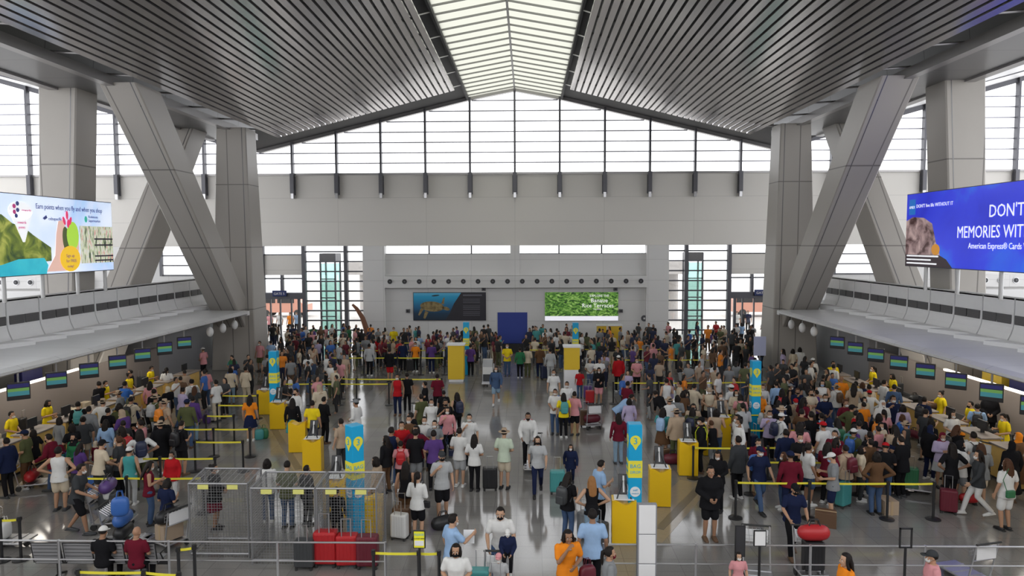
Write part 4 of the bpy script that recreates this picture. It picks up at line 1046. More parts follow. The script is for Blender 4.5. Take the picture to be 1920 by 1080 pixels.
b=MB(); hp=[(.03,.75),(.03,2.0),(.9,2.15),(1.4,1.85),(1.9,1.75),(2.4,1.45),(2.9,1.2),(3.3,1.0),(3.3,.5),(.03,.35)]; pp(b,hp,.006,nmat('ad_hills',[(.35,(.03,.07,.02)),(.5,(.18,.24,.03)),(.65,(.45,.48,.10))],1.5,1,.3,.45),M); obj('hills_print',b,None,t)
b=MB(); pp(b,[(.03,.03),(3.0,.03),(3.1,.35),(2.9,.62),(1.6,.60),(.8,.42),(.03,.40)],.011,nmat('ad_lagoon',[(.35,(.01,.38,.55)),(.65,(.05,.60,.70))],.7,.5,.3,.5),M); obj('lagoon_print',b,None,t)
b=MB(); pp(b,[(5.0,.35),(Wb-.03,.35),(Wb-.03,1.85),(5.0,1.85)],.006,nmat('ad_shelf',[(.35,(.03,.06,.03)),(.48,(.55,.60,.40)),(.55,(.80,.82,.70)),(.7,(.55,.12,.10))],2.2,0,.3,.5,(.8,4,1)),M)
for z in (.42,.6,1.05,1.3): pp(b,[(5.9,z),(Wb-.05,z),(Wb-.05,z+.06),(5.9,z+.06)],.012,e('ad_black',(.02,.01,.03),.2),M)
obj('shelf_print',b,None,t)
b=MB(); pp(b,[(3.0,.1),(3.5,.7),(3.6,1.5),(3.75,2.0),(4.05,2.05),(4.2,1.5),(4.9,1.35),(4.9,.9),(4.5,.35),(4.4,.1)],.016,e('ad_hand',(.78,.50,.42)),M); obj('hand_print',b,None,t)
b=MB(); pp(b,el(4.55,1.45,.36,.55,0),.021,e('ad_lime',(.42,.72,.06)),M); pp(b,el(4.15,1.3,.2,.5,.1),.020,e('ad_darkgreen',(.10,.14,.04),.3),M); obj('fruit_print',b,None,t)
b=MB(); 
for dx,dz in ((-.18,.0),(0,.22),(.18,.0),(.05,-.1)): pp(b,el(4.25+dx,2.02+dz,.07,.17,-dx*2),.026,e('ad_pink',(.75,.04,.15)),M)
obj('flower_print',b,None,t)
b=MB(); pp(b,el(4.35,.56,.6,.5),.026,e('ad_gold',(.90,.55,.02)),M); b.v=[v for v in b.v]; obj('gold_badge',b,None,t)
M_ink=e('ad_ink',(.06,.08,.30),.2); M_mag=e('ad_magenta',(.60,.05,.25),.3); M_wh=e('ad_white',(.9,.92,.95),.6)
b=MB(); pp(b,[(1.25,2.3),(2.4,2.3),(1.95,1.2),(1.85,1.2)],.016,M_wh,M); pp(b,el(1.8,2.3,.58,.33),.016,M_wh,M); obj('pin_print',b,None,t)
for k,(dx,dz,m) in enumerate(((1.5,2.45,M_mag),(1.66,2.55,M_ink),(1.66,2.32,M_ink),(1.5,2.25,M_mag),(1.58,2.12,M_ink))): b=MB(); pp(b,el(dx,dz,.08,.08),.022,m,M); obj('logo_dot',b,None,t)
tx=lambda s_,x,z,sz,m,al='LEFT',xs=1: text('lettering',s_,sz,m,t,M@T3(x,z,.03),.003,al,xs)
tx('Earn points when you fly and when you shop',2.55,2.42,.27,M_ink,xs=.80); tx('rewards',1.85,2.28,.14,M_mag); tx('rewards',1.62,1.85,.13,M_mag); tx('points',1.66,1.68,.13,M_mag)
tx('cebupacific',3.2,2.02,.17,M_ink); tx('Robinsons',5.55,2.18,.15,M_ink); tx('Supermarket',5.55,2.02,.15,M_ink); tx('Sign up',4.1,.62,.17,M_ink); tx('for FREE',4.1,.42,.17,M_ink); tx('today!',4.15,.22,.15,M_ink)
b=MB(); pp(b,[(2.9,2.08),(3.1,2.2),(3.15,2.1),(3.0,2.02)],.02,M_ink,M); pp(b,el(5.4,2.12,.09,.13),.02,e('ad_tealmark',(.05,.45,.35)),M); obj('logo_mark',b,None,t)
for y in (23.3,25.2,27.2,29.0):
    b=MB(); b.cyl((-.1,y),.07,5.0,5.9,12); obj('post',b,M_gray,t)
t,M=side_board(1,15.9,29.9,5.95,8.98,'large deep blue bank card advert screen on the right block roof'); Wb,Hb=14.0,3.03
b=MB(); pp(b,[(.03,.03),(Wb-.03,.03),(Wb-.03,Hb-.03),(.03,Hb-.03)],.002,nmat('ad_blue',[(.3,(.02,.03,.55)),(.5,(.03,.05,.70)),(.7,(.02,.22,.85))],.28,.8,.3,.55),M); obj('blue_print',b,None,t)
b=MB(); pp(b,[(.03,.5),(.03,1.9),(.5,2.05),(1.3,2.0),(1.9,1.75),(2.2,1.0),(2.5,.5)],.007,nmat('ad_rock',[(.35,(.07,.03,.03)),(.5,(.36,.24,.24)),(.65,(.60,.44,.42))],2.2,.6,.3,.35,(2.2,1,1)),M); obj('cliff_print',b,None,t)
b=MB(); pp(b,[(.03,.03),(3.3,.03),(2.9,.35),(2.3,.55),(.03,.55)],.006,e('ad_shore',(.05,.03,.04),.2),M); pp(b,el(2.2,.72,.28,.22),.012,e('ad_bush',(.70,.30,.03),.4),M); obj('shore_print',b,None,t)
b=MB()
for z,wd_ in ((.42,2.4),(.27,1.9),(.12,2.3)): pp(b,[(.15,z),(wd_,z),(wd_,z+.06),(.15,z+.06)],.012,M_wh,M)
obj('fine_print',b,None,t)
b=MB(); pp(b,[(.22,2.15),(.68,2.15),(.68,2.78),(.22,2.78)],.008,e('ad_logo_blue',(.01,.16,.55),.5),M); obj('logo_square',b,None,t)
tx('AMEX',.25,2.40,.16,M_wh); tx("DON'T live life WITHOUT IT",.78,2.42,.20,M_wh); tx("DON'T MAN",5.3,1.88,.62,M_wh,xs=.9); tx('MEMORIES WITH',3.55,1.17,.62,M_wh,xs=.82); tx('American Express\u00ae Cards Warm',4.25,.78,.30,M_wh,xs=.85)
for y in (17.5,20,22,24,26.4,28.5):
    b=MB(); b.cyl((.1,y),.07,5.0,5.97,12); obj('post',b,M_gray,t)

# ---- counters, monitors and staff bays
M_scr1=e('screen_navy',(.02,.02,.12),.3); M_scr2=e('screen_green',(.14,.32,.08),.3); M_scr3=e('screen_teal',(.05,.22,.26),.3)
def monitor(s,y,label,group):
    t=thing('counter_monitor',label,'monitor',(s*14.15,y,2.42),R(62*s if s<0 else 62),group)
    t.rotation_euler=(0,0,R(38) if s<0 else R(-38))
    Mx=rotx(0)
    b=MB(); b.rbox(-.29,.29,-.06,.06,0,.52,.02); obj('housing',b,M_black,t)
    b=MB(); b.box(-.26,.26,-.066,-.06,.37,.48); obj('upper_display',b,M_scr1,t)
    b=MB(); b.box(-.26,.26,-.066,-.06,.26,.35,M_scr2); b.box(-.26,.26,-.066,-.06,.13,.26,M_scr3); obj('lower_display',b,None,t)
    b=MB(); b.cyl((0,0),.03,.5,.82,8); obj('hanger',b,M_steel,t)
def counter(s,y,label,group):
    X=s*14.9; t=thing('check_in_counter',label,'counter',(X,y,0),0,group)
    b=MB(); b.rbox(-.28,.28,-.62,.62,.08,1.02,.015); obj('cabinet',b,M_wood,t); b=MB(); b.rbox(-.34,.34,-.66,.66,1.02,1.07,.012); obj('worktop',b,M_brown,t)
    b=MB(); b.box(-.24,.24,-.58,.58,0,.08); obj('plinth',b,M_black,t)
    b=MB(); b.rbox(s*.12-.03,s*.12+.03,-.22,.22,1.15,1.45,.012); b.cyl((s*.12,0),.06,1.07,1.16,10); obj('computer_screen',b,M_black,t)
    b=MB(); b.rbox(-.30,-.26,-.2,.2,.3,.9,.005,None,Matrix.Scale(-s,4,(1,0,0))); obj('front_panel',b,mat('panel_cream',(.62,.58,.36),.5),t)
CY=[13.3+1.65*i for i in range(12)]
for s in (-1,1):
    nm='left' if s<0 else 'right'
    for i,y in enumerate(CY):
        if y<30.5: monitor(s,y,'small hanging screen with green and teal bands under the %s canopy edge'%nm,'hanging screens under the %s canopy'%nm)
        counter(s,y,'yellow wood check-in counter with dark top under the %s canopy'%nm,'check-in counters under the %s canopy'%nm)
    for y in (32.6,34.0,35.4):
        t=thing('canopy_speaker','white oval lamp housing hanging near the far end of the %s canopy'%nm,'lamp',(s*14.3,y,2.62),0,'lamp housings at the far end of the %s canopy'%nm)
        b=MB(); b.ball((0,0,.18),(.16,.16,.24),14,10); obj('housing',b,M_white,t,True); b=MB(); b.cyl((0,0),.02,.4,.66,8); obj('hanger',b,M_steel,t)
    # dark goods and bags on the conveyor
    for i in range(16):
        r=random.Random(40+i+(s>0)*50); k=r.choice(['suitcase','duffel','box','duffel']); y=12.5+i*1.2+r.random()*.5
        cl=r.choice('kkddnhmgc')
        luggage(k,s*16.8,y,.425,r.choice([0,90,15]),cl,'%s %s on the black conveyor behind the %s counters'%(COL[cl][0],LN[k][1],nm),'bags on the %s conveyor'%nm,s=.8)
# office furniture behind the open counters
for s in (-1,1):
    for i in range(6):
        r=random.Random(i+9*(s>0)); y=18.6+i*1.5
        cl=r.choice(['yellow','black','navy','yellow']); c={'yellow':(.60,.42,.05),'black':(.02,.02,.02),'navy':(.02,.02,.10)}[cl]
        t=thing('office_locker','%s cupboard standing behind the %s counter wall'%(cl,'left' if s<0 else 'right'),'cupboard',(s*18.5,y,0),0,'%s cupboards behind the %s counter wall'%(cl,'left' if s<0 else 'right'))
        b=MB(); b.rbox(-.25,.25,-.55,.55,0,2.2+r.random()*.7,.02); obj('carcass',b,mat('locker_'+cl,c,.5,var=.3,scale=3),t)
        b=MB(); b.box(-.27*s-.01,-.27*s+.01,-.05,.05,1.0,1.3); obj('handle',b,M_steel,t)
# ================================================================ THE PEOPLE, WHERE THE PHOTO SHOWS THEM
POS=[]; USED=set()
def at(px,py,h,face,top,bot,hair,pose,label,**k):
    """px,py = top of the head in the photo, h = body height"""
    kk={'t':'tee','s':'shirt','j':'jacket','n':'tank'}; bb={'t':'trousers','s':'shorts','k':'skirt','d':'dress'}
    hh=h*(1.30/1.70) if pose=='sit' else (h*.93 if pose=='bend' else h)
    z=k.get('z',0); p=flat(px,py,hh+z); POS.append((p.x,p.y)); USED.add(label)
    if pose=='bend': face+=0
    return person(p.x,p.y,face,(top[0],kk[top[1]]),(bot[0],bb[bot[1]]),hair,pose,h,label,**k)
def wear(bd,kind,col,label,loc=(0,-.13,1.20),rz=0,group=None):
    s=bd.scale.z; M=Matrix.Translation(bd.location)@Matrix.Rotation(bd.rotation_euler.z,4,'Z')
    q=M@V(loc[0]*s,loc[1]*s,loc[2]*s); return luggage(kind,q.x,q.y,q.z,math.degrees(bd.rotation_euler.z)+rz,col,label,group,s)
def side(bd,kind,col,label,loc=(.42,.0,0),rz=0,s=1,tilt=None):
    M=Matrix.Translation((bd.location.x,bd.location.y,0))@Matrix.Rotation(bd.rotation_euler.z,4,'Z'); q=M@V(*loc)
    return luggage(kind,q.x,q.y,q.z,math.degrees(bd.rotation_euler.z)+rz,col,label,None,s,tilt)
# -- nearest rows
at(12,822,1.66,80,'nj','kt','short','stand','person in navy jacket and black trousers at the left edge, near a trolley')
a=at(99,814,1.68,95,'mj','jt','short','push','person in rust red jacket and jeans pushing the trolley at far left',mask='k'); 
a=at(139,814,1.58,170,'es','kk','hijab','hands','person in dark green top and black headscarf behind the rust red jacket',hcol='k',mask='k')
p4=at(141,871,1.72,-78,'dt','ks','short','push','man in grey T-shirt and black shorts pushing a piled trolley, lower left',mask='w',fat=1.05)
a=at(277,866,1.60,-55,'mn','jt','long','phone','woman in dark sleeveless top and jeans holding a phone left of the cages',mask='w')
a=at(311,899,1.52,-15,'nt','jt','bob','phone','girl with bobbed hair and navy T-shirt beside the woman holding a phone',mask=None)
a=at(322,848,1.36,175,'rj','wt','short','stand','small person in red jacket and white mask behind a left belt')
a=at(303,782,1.66,20,'kt','kt','short','stand','person all in black left of the red jacket, back turned')
a=at(338,790,1.66,-20,'kt','ks','short','phone','person in black T-shirt and shorts wearing a black backpack, left queue')
wear(a,'backpack','k','black backpack worn by the person above the small red jacket')
a=at(400,872,1.60,-80,'kj','mk','bun','hands','person in black jacket and dark red skirt seen through the left cage')
a=at(500,862,1.60,10,'ws','jt','bob','stand','person with round black hair and white top behind the middle cage')
a=at(537,866,1.66,0,'Ot','jt','short','phone','man in dark green T-shirt and jeans behind the middle cage')
a=at(574,874,1.5,-30,'ks','kt','short','hands','short person in black top right of the dark green T-shirt',mask='k')
a=at(630,915,1.36,0,'ks','kt','short','stand','small dark dressed figure seen through the cage below a yellow kiosk')
a=at(191,989,1.62,0,'kt','kt','cap','sit','person in white cap seated on the steel bench',hcol='w')
a=at(254,990,1.64,0,'mt','kt','bald','sit','bald man in dark red T-shirt seated on the steel bench')
a=at(706,858,1.62,75,'ss','Ot','bob','reach','person in beige top using the kiosk right of the cornerwise totem',mask=None)
a=at(724,818,1.60,60,'ks','ht','long','stand','woman with long black hair and black top left of the red backpack',mask='w')
a=at(751,828,1.42,10,'pt','ks','short','stand','child in pink T-shirt carrying a red backpack')
wear(a,'backpack','r','red backpack worn by the child beside the black T-shirt')
a=at(779,806,1.72,0,'kt','gs','short','stand','man in black T-shirt and grey shorts, back turned, centre left')
a=at(813,808,1.70,10,'vt','kt','short','hands','man in purple T-shirt, back turned, right of the black T-shirt')
a=at(828,847,1.76,195,'Gt','ks','cap','strap','man in light grey T-shirt, dark cap and black shorts walking centre left',mask='k',hcol='d',skin=SKINS[2])
wear(a,'backpack','k','black backpack on the man in light grey T-shirt'); side(a,'duffel','k','black duffel bag on the floor below the light grey T-shirt',(.05,.55,0),20)
a=at(760,867,1.62,0,'kn','hs','long','stand','woman in black sleeveless top and brown shorts, back turned')
side(a,'suitcase','h','brown suitcase left of the white-shirted woman in black shorts',(-.02,-.45,0),0,1.05)
a=at(782,887,1.60,-15,'ws','ks','pony','hands','woman in white blouse and black shorts with a diagonal bag strap')
wear(a,'pouch','k','small black crossbody bag of the woman in white blouse',(.22,.02,.92)); side(a,'suitcase','w','white suitcase standing left of the woman in black shorts',(-.42,-.10,0),0,.95)
a=at(861,803,1.70,-15,'wt','Gs','short','hands','man in white T-shirt and pale shorts with dark shoulder strap'); wear(a,'pouch','n','dark crossbody bag on the man in pale shorts',(-.22,.02,.95))
a=at(889,816,1.60,-8,'wt','kt','long','hands','woman in white T-shirt and black trousers with long black hair')
side(a,'suitcase','k','black suitcase right of the woman in black trousers',(.42,.15,0),10)
at(945,805,1.72,-12,'Tt','cs','hat','hands','man in straw hat, mint T-shirt and cream shorts, back turned',hcol='s',mask=None)
a=at(847,966,1.68,-55,'lt','nt','short','reach','man in sky blue polo holding a white paper near the bottom centre',mask='w',fat=1.06)
q=flat(882,1000,1.1); t=thing('paper_sheet','white paper sheet held by the man in sky blue polo','paper',(q.x,13.35,1.06)); b=MB(); b.rbox(-.11,.11,-.004,.004,0,.26,.002,None,rotx(-15)); obj('sheet',b,M_white,t)
at(855,1021,1.58,178,'wt','kt','bob','hands','woman in white T-shirt and black mask facing out at bottom centre',mask='k',fat=1.08)
a=at(939,947,1.70,178,'wt','jt','short','push','man in white T-shirt and black mask pushing children on a trolley',mask='k',fat=1.08)
TR=side(a,'trolley','k','luggage trolley carrying a child, pushed by the black-masked man',(0,1.0,0),0)
side(a,'suitcase','k','black suitcase lying on the trolley under the child',(.0,1.35,.2),0,.9); side(a,'suitcase','t','turquoise suitcase upright on the children\'s trolley',(.33,.95,.2),0,.95)
at(952,992,1.05,180,'nj','kt','cap','sit','small child in white cap and navy jacket riding on the trolley',hcol='w',z=.62)
at(935,1038,1.18,175,'Gt','kt','cap','stand','child in pale pink cap and grey T-shirt at the bottom edge',hcol='p')
a=at(1008,819,1.62,180,'Gt','nt','long','walk','woman in light grey T-shirt and dark trousers walking towards the viewer',mask='k')
side(a,'suitcase','t','turquoise suitcase beside the walking woman in light grey T-shirt',(-.55,-.05,0),0,1)
a=at(990,772,1.72,180,'wj','kt','short','push','man in white jacket with red backpack straps coming down the aisle',mask='k')
wear(a,'backpack','r','red backpack of the man coming down the aisle in white')
at(1070,834,1.22,178,'nj','nt','long','walk','girl in open navy jacket with white mask walking alone')
at(1124,864,1.70,-65,'lt','kt','short','phone','man in pale blue shirt tapping his phone before the kiosk',mask='w')
at(1110,895,1.62,8,'kn','Jt','long','akimbo','woman with reddish brown hair and black sleeveless top, hands on hips',hcol='o')
a=at(1064,887,1.62,-40,'kt','jt','long','phone','woman with black hair, black T-shirt and jeans beside the grey suitcase'); wear(a,'backpack','d','charcoal backpack of the woman beside the grey suitcase'); side(a,'suitcase','g','grey suitcase between the two women dressed in black',(.30,.35,0),0)
side(a,'suitcase','d','charcoal suitcase touching the grey suitcase',(.75,.25,0),0,.9)
at(1111,957,1.74,0,'lt','kt','short','stand','man in sky blue polo and black trousers, back turned, bottom',fat=1.05)
a=at(1064,994,1.62,195,'ot','kt','bob','chin','woman in orange T-shirt touching her chin at the bottom',mask=None,fat=1.12); side(a,'bag','m','dark red tote bag hanging by the woman in orange',(-.38,.05,.55),10)
at(1142,1027,1.60,-85,'gs','kt','pony','hands','woman in grey sweater and dark mask at the bottom, facing right',mask='m')
at(1160,776,1.60,5,'ms','Jt','long','stand','woman in dark red top and light jeans left of the near right totem')
a=at(1332,875,1.74,182,'kj','ks','short','hands','man in black hoodie and shorts standing alone on the right floor',mask=None,fat=1.08)
b=MB(); M=a.matrix_basis.copy()
at(1347,845,1.60,150,'ks','kt','long','phone','woman in black behind the man in black hoodie')
at(1385,819,1.72,25,'dj','kt','short','stand','man in charcoal jacket and black trousers at a belt end')
a=at(1316,783,1.70,70,'kj','kt','cap','stand','guard in black with yellow reflective stripes behind the kiosks',hcol='k')
for s in (-1,1):
    b=MB(); b.tube([(s*.10,-.15,1.05),(s*.11,-.165,1.25),(s*.115,-.10,1.44),(s*.115,.09,1.43),(s*.11,.175,1.25),(s*.10,.165,1.0)],[(.022,.010)]*6,8); link('reflective_strap',b.mesh('strap',mats=[mat('hi_vis',(.75,.85,.03),.4)]),a)
at(1421,822,1.58,178,'mt','ks','short','phone','woman in dark red patterned top behind the second right belt',mask='w',fem=True)
a=at(1385,1036,1.08,178,'pt','pk','long','stand','child in pink dress near the narrow black sign panel')
a=at(1487,904,1.68,180,'nt','kt','cap','push','man in navy T-shirt and dark cap pushing a trolley with red bag',hcol='k',mask='k')
side(a,'trolley','k','luggage trolley with red duffel and black suitcases, pushed towards the rail',(0,1.15,0),0)
side(a,'suitcase','k','large black suitcase standing on the trolley under the red duffel',(0,1.15,.2),0,1.0); side(a,'duffel','r','bright red duffel bag on top of the black suitcase',(0,1.15,.86),0,1.0)
at(1588,1039,1.62,92,'os','kt','long','hands','woman in yellow-orange top with black hair, bottom right, facing left',mask=None)
at(1750,1034,1.60,80,'ps','kt','cap','hands','person in dusky pink top and dark cap at the bottom right',hcol='d')
a=at(1890,862,1.74,12,'wt','ws','long','stand','woman all in white with long brown hair, bare legs, far right',hcol='h'); wear(a,'pouch','e','lime green handbag behind the woman all in white',(-.10,-.2,.95))
at(1898,829,1.64,0,'kj','kd','hijab','stand','person in long black veil behind the woman all in white',hcol='k')
at(1911,813,1.64,30,'hs','hd','hijab','stand','person in orange-brown headscarf at the right edge',hcol='o')
a=at(1837,846,1.70,75,'ds','wt','long','walk','woman in charcoal top and white trousers carrying a red bag',mask='w'); side(a,'duffel','r','round red bag hanging low beside the white trousers',(.30,.10,.25),90,.72)
side(a,'suitcase','m','dark red suitcase left of the white trousers',(.1,.62,0),80,.95)
a=at(1826,811,1.72,0,'wt','kt','short','stand','man in white T-shirt with black backpack at the right, back turned'); wear(a,'backpack','k','black backpack on the white T-shirt at the right')
at(1805,812,1.36,10,'Gt','kt','cap','stand','child in bright orange cap at the right',hcol='o')
at(1766,811,1.58,178,'Vs','Gk','hijab','phone','woman in dark red headscarf and pale lilac top, right',hcol='m')
at(1566,808,1.68,140,'mt','kt','short','hands','man in dark red T-shirt and white mask behind the second belt',mask='w')
at(1500,814,1.66,178,'kt','kt','short','cross','man in black T-shirt and white mask left of the dark red T-shirt',mask='w')
at(1474,806,1.66,0,'nj','rs','short','stand','person in navy jacket and pink-red shorts, back turned')
# -- middle of the hall
MID=[(1038,694,1.68,178,'wt','ct','short','stand','guard in white shirt left of the yellow and white booth'),
(1063,716,1.66,170,'wt','nt','short','stand','person in white T-shirt just below the standing guard'),
(1041,730,1.66,165,'wt','jt','short','hands','man in white and blue top with jeans, group on bare floor'),
(1057,738,1.60,5,'yt','kt','long','stand','woman in yellow T-shirt with a teal backpack'),
(1077,735,1.60,-20,'ps','ks','short','strap','person in dusty pink top right of the teal backpack'),
(1087,693,1.30,0,'rt','jt','short','stand','child in red T-shirt and jeans right of the white booth half'),
(1123,689,1.62,178,'ks','ps','long','phone','woman in black top and pink shorts holding a phone'),
(1160,667,1.70,10,'rj','kt','cap','stand','person in big red jacket and white cap, back turned'),
(1194,672,1.60,175,'pt','kt','short','hands','person in pink T-shirt right of the big red jacket'),
(1163,735,1.72,-85,'ls','jt','short','bend','man in pale blue shirt bending over on bare floor'),
(1180,748,1.55,5,'Vs','vt','bob','stand','person in lilac checked shirt right of the bending man'),
(1243,732,1.74,30,'ks','os','short','bend','large person in black top and orange shorts bending down'),
(1270,742,1.60,-30,'gs','kt','bob','hands','person in grey top right of the orange shorts'),
(1351,738,1.60,178,'ss','sd','short','stand','woman in long beige dress in the right queue'),
(1380,732,1.62,180,'cs','ct','bob','cross','woman in cream clothes and white mask beside the beige dress'),
(1424,734,1.64,150,'os','jt','short','hands','person in orange sweater right of the far right totem'),
(1012,648,1.68,20,'hs','nt','short','hands','man in brown checked shirt with a dark suitcase by the aisle'),
(989,650,1.60,-10,'cs','Ot','bob','hands','person in cream top left of the brown checked shirt'),
(975,652,1.58,5,'es','kt','short','stand','person in green top at the aisle below the blue panel'),
(1032,654,1.66,0,'Gs','Gt','short','stand','person in pale grey clothes between brown check and booth'),
(930,688,1.64,178,'jj','Js','long','walk','woman in denim jacket and shorts walking alone up the aisle'),
(692,645,1.70,0,'Gs','kt','short','stand','man in light grey shirt and black trousers, left queue lane'),
(730,654,1.70,-20,'ks','rs','short','stand','person in black top and red shorts, left queue lane'),
(745,702,1.68,178,'rn','nt','short','stand','man in red sleeveless jersey at the end of a belt'),
(763,700,1.62,10,'kt','kt','short','stand','person in black right of the red jersey'),
(820,702,1.66,15,'mt','kt','short','hands','person in dark red T-shirt below the yellow booth'),
(797,716,1.60,90,'kt','ct','short','hands','person in black T-shirt stooping over luggage',),
(832,733,1.45,0,'kt','Gt','short','stand','child in black T-shirt and pale trousers near the stacked cartons'),
(857,737,1.62,30,'kn','kt','long','stand','woman with long brown hair and black clothes'),
(790,740,1.66,40,'Ot','Ot','short','stand','man in olive T-shirt in front of the cartons'),
(767,780,1.70,178,'ht','kt','short','hands','man in brown T-shirt and black mask, centre left group'),
(796,782,1.64,180,'wt','nt','short','hands','man in white T-shirt and white mask, centre left group'),
(815,789,1.60,175,'gt','kt','short','hands','person in grey T-shirt and white mask beside him'),
(839,764,1.64,180,'ps','kt','bob','strap','woman in pink top holding a strap, centre left group'),
(880,777,1.68,178,'wt','kt','short','strap','man in white T-shirt with black straps facing out'),
(668,750,1.72,70,'ws','nt','cap','hands','man in white shirt and grey cap above the near left totem'),
(585,752,1.70,0,'yt','nt','short','stand','man in bright yellow T-shirt at the left kiosks'),
(640,786,1.64,50,'st','dt','short','reach','person in khaki T-shirt using the kiosk by the near left totem'),
(548,748,1.66,10,'ks','tk','long','stand','woman in black top and long teal skirt at the left kiosks'),
(607,745,1.64,-30,'ks','kt','short','hands','person in black right of the bright yellow T-shirt'),
(468,742,1.62,10,'ot','nk','long','stand','woman in orange T-shirt and short navy skirt, left floor'),
(951,645,1.70,178,'yt','jt','short','hands','worker in yellow reflective top and jeans below the blue panel'),
(882,646,1.68,-10,'vt','kt','short','hands','person in purple T-shirt right of the all-yellow booth'),
(809,642,1.66,10,'vs','nt','short','phone','person in dark purple top holding papers left of the booth'),
(755,640,1.66,0,'ns','kt','short','stand','person in navy top behind the left belts'),
(779,642,1.60,170,'ot','kt','short','stand','person in orange T-shirt behind the left belts'),
(710,632,1.60,0,'rs','kt','long','stand','person in bright red top in the far left queue'),
(738,614,1.70,178,'yt','nt','short','stand','worker in pale yellow vest in the far left queue'),
(233,716,1.74,-10,'bt','Gs','short','reach','man in bright blue T-shirt at a left counter'),
(166,763,1.74,0,'gj','lt','short','stand','large man in grey hooded jacket at the left counters'),
(146,754,1.66,30,'ks','kt','short','stand','person with a large teal backpack at the left counters'),
(198,788,1.58,5,'ls','Gk','long','stand','woman with brown hair and pale blue top left of the queue'),
(361,744,1.60,0,'vj','Jt','short','stand','person in purple jacket with light jeans'),
(386,692,1.64,60,'ps','jt','short','hands','person in pink shirt and dark jeans, left queue'),
(381,652,1.62,70,'pt','kt','cap','hands','person in pink T-shirt and white cap near the left column',),
(312,690,1.60,20,'wt','kt','pony','stand','woman in white T-shirt with a black ponytail, left queue'),
(432,690,1.60,10,'cs','Jt','bob','stand','person in cream top above the left belts'),
(460,688,1.66,-15,'cs','ct','short','strap','person in cream jacket with a diagonal strap'),
(281,716,1.60,10,'ps','kt','long','stand','woman in pale pink top at a left counter'),
(186,716,1.66,60,'ks','kt','short','reach','person in black leaning over a left counter'),
(245,694,1.64,120,'ks','kt','short','hands','man in black standing behind a left counter'),
(487,640,1.66,170,'pt','Os','short','stand','person in pale pink T-shirt at the foot of the left column'),
(1469,655,1.64,60,'Vs','kt','long','stand','woman in lilac top at the foot of the right column'),
(1487,655,1.62,20,'ct','kt','bob','stand','person in cream T-shirt right of the lilac top'),
(1500,652,1.62,-10,'wt','Gt','bob','stand','person in white T-shirt near the right column foot'),
(1525,672,1.66,20,'ws','kt','cap','stand','person with white cap and top in the right crowd'),
(1563,684,1.66,-60,'ws','kt','short','hands','person in white shirt facing the right counters'),
(1562,678,1.70,178,'yt','kt','short','stand','agent in yellow T-shirt beyond the white shirt'),
(1578,706,1.70,-10,'ot','kt','bald','stand','bald man in orange-yellow T-shirt in the right crowd'),
(1605,716,1.66,-20,'Gt','jt','short','stand','person in light grey T-shirt right of the bald man'),
(1630,722,1.66,5,'cs','kt','short','strap','person in cream shirt in the right crowd'),
(1658,713,1.66,-80,'ws','kt','short','hands','person in white long-sleeved top leaning to the right counters'),
(1677,722,1.68,-30,'js','kt','short','stand','person in dark denim shirt at the right counters'),
(1733,745,1.70,-60,'nt','kt','short','hands','man in navy T-shirt with black bag at a right counter'),
(1694,760,1.60,10,'Vs','Vt','bob','stand','person in pale lilac clothes in the right crowd'),
(1735,768,1.66,-70,'dt','Gs','short','reach','man in charcoal T-shirt beside the dark red bag'),
(1786,772,1.56,178,'wt','kt','long','hands','woman in white T-shirt right of the charcoal T-shirt'),
(1833,758,1.68,-30,'lt','jt','short','strap','man in blue-grey T-shirt with black backpack at right'),
(1857,738,1.74,150,'kj','kt','short','hands','agent in black jacket over yellow shirt, right counters'),
(1456,716,1.64,5,'ls','nt','short','stand','person in blue-grey shirt on the left of the right crowd'),
(1460,752,1.64,0,'ns','nk','long','stand','woman in long navy clothes at the right belts'),
(1547,740,1.68,175,'nt','kt','short','hands','man in dark navy T-shirt with white mask, right crowd'),
(1620,755,1.55,15,'ot','pk','short','stand','child in orange with a pink bag in the right crowd'),
(1655,752,1.62,178,'wj','kt','hood','hands','person in white hood in the right crowd'),
]
PPL={}
for r_ in MID:
    px,py,h,f_,tp,bt,hr,ps,lab=r_
    kw={}
    if 'white cap' in lab or 'white hood' in lab: kw['hcol']='w'
    if 'grey cap' in lab: kw['hcol']='g'
    PPL[lab[:30]]=at(px,py,h,f_,tp,bt,hr,ps,lab,**kw)
def pf(s): return [v for k,v in PPL.items() if s in k][0]
wear(pf('man in white T-shirt with blac'),'backpack','k','black backpack on the man facing out in the centre left group')
wear(pf('woman in yellow T-shirt'),'backpack','t','teal backpack on the woman in yellow T-shirt',)
wear(pf('person with a large teal'),'backpack','t','large teal backpack at the left counters')
wear(pf('man in blue-grey T-shirt'),'backpack','k','black backpack on the blue-grey T-shirt at the right counters')
wear(pf('man in navy T-shirt with black'),'backpack','k','black backpack at a right counter on a navy T-shirt')
wear(pf('woman with long brown hair'),'backpack','n','navy backpack on the woman with long brown hair')
wear(pf('man in white and blue top'),'backpack','b','blue backpack in the group on bare floor')
side(pf('man in brown checked'),'suitcase','n','dark navy suitcase below the brown checked shirt',(.1,-.5,0),0,1.1)
side(pf('man in charcoal T-shirt'),'duffel','m','dark red bag beside the charcoal T-shirt',(-.45,.1,.6),0,.8)
side(pf('person in navy top'),'suitcase','k','black suitcase of the person in navy top',(.4,0,0))
side(pf('child in red T-shirt'),'suitcase','v','purple-pink suitcase behind the child in red T-shirt',(.35,-.1,0),0,.9)
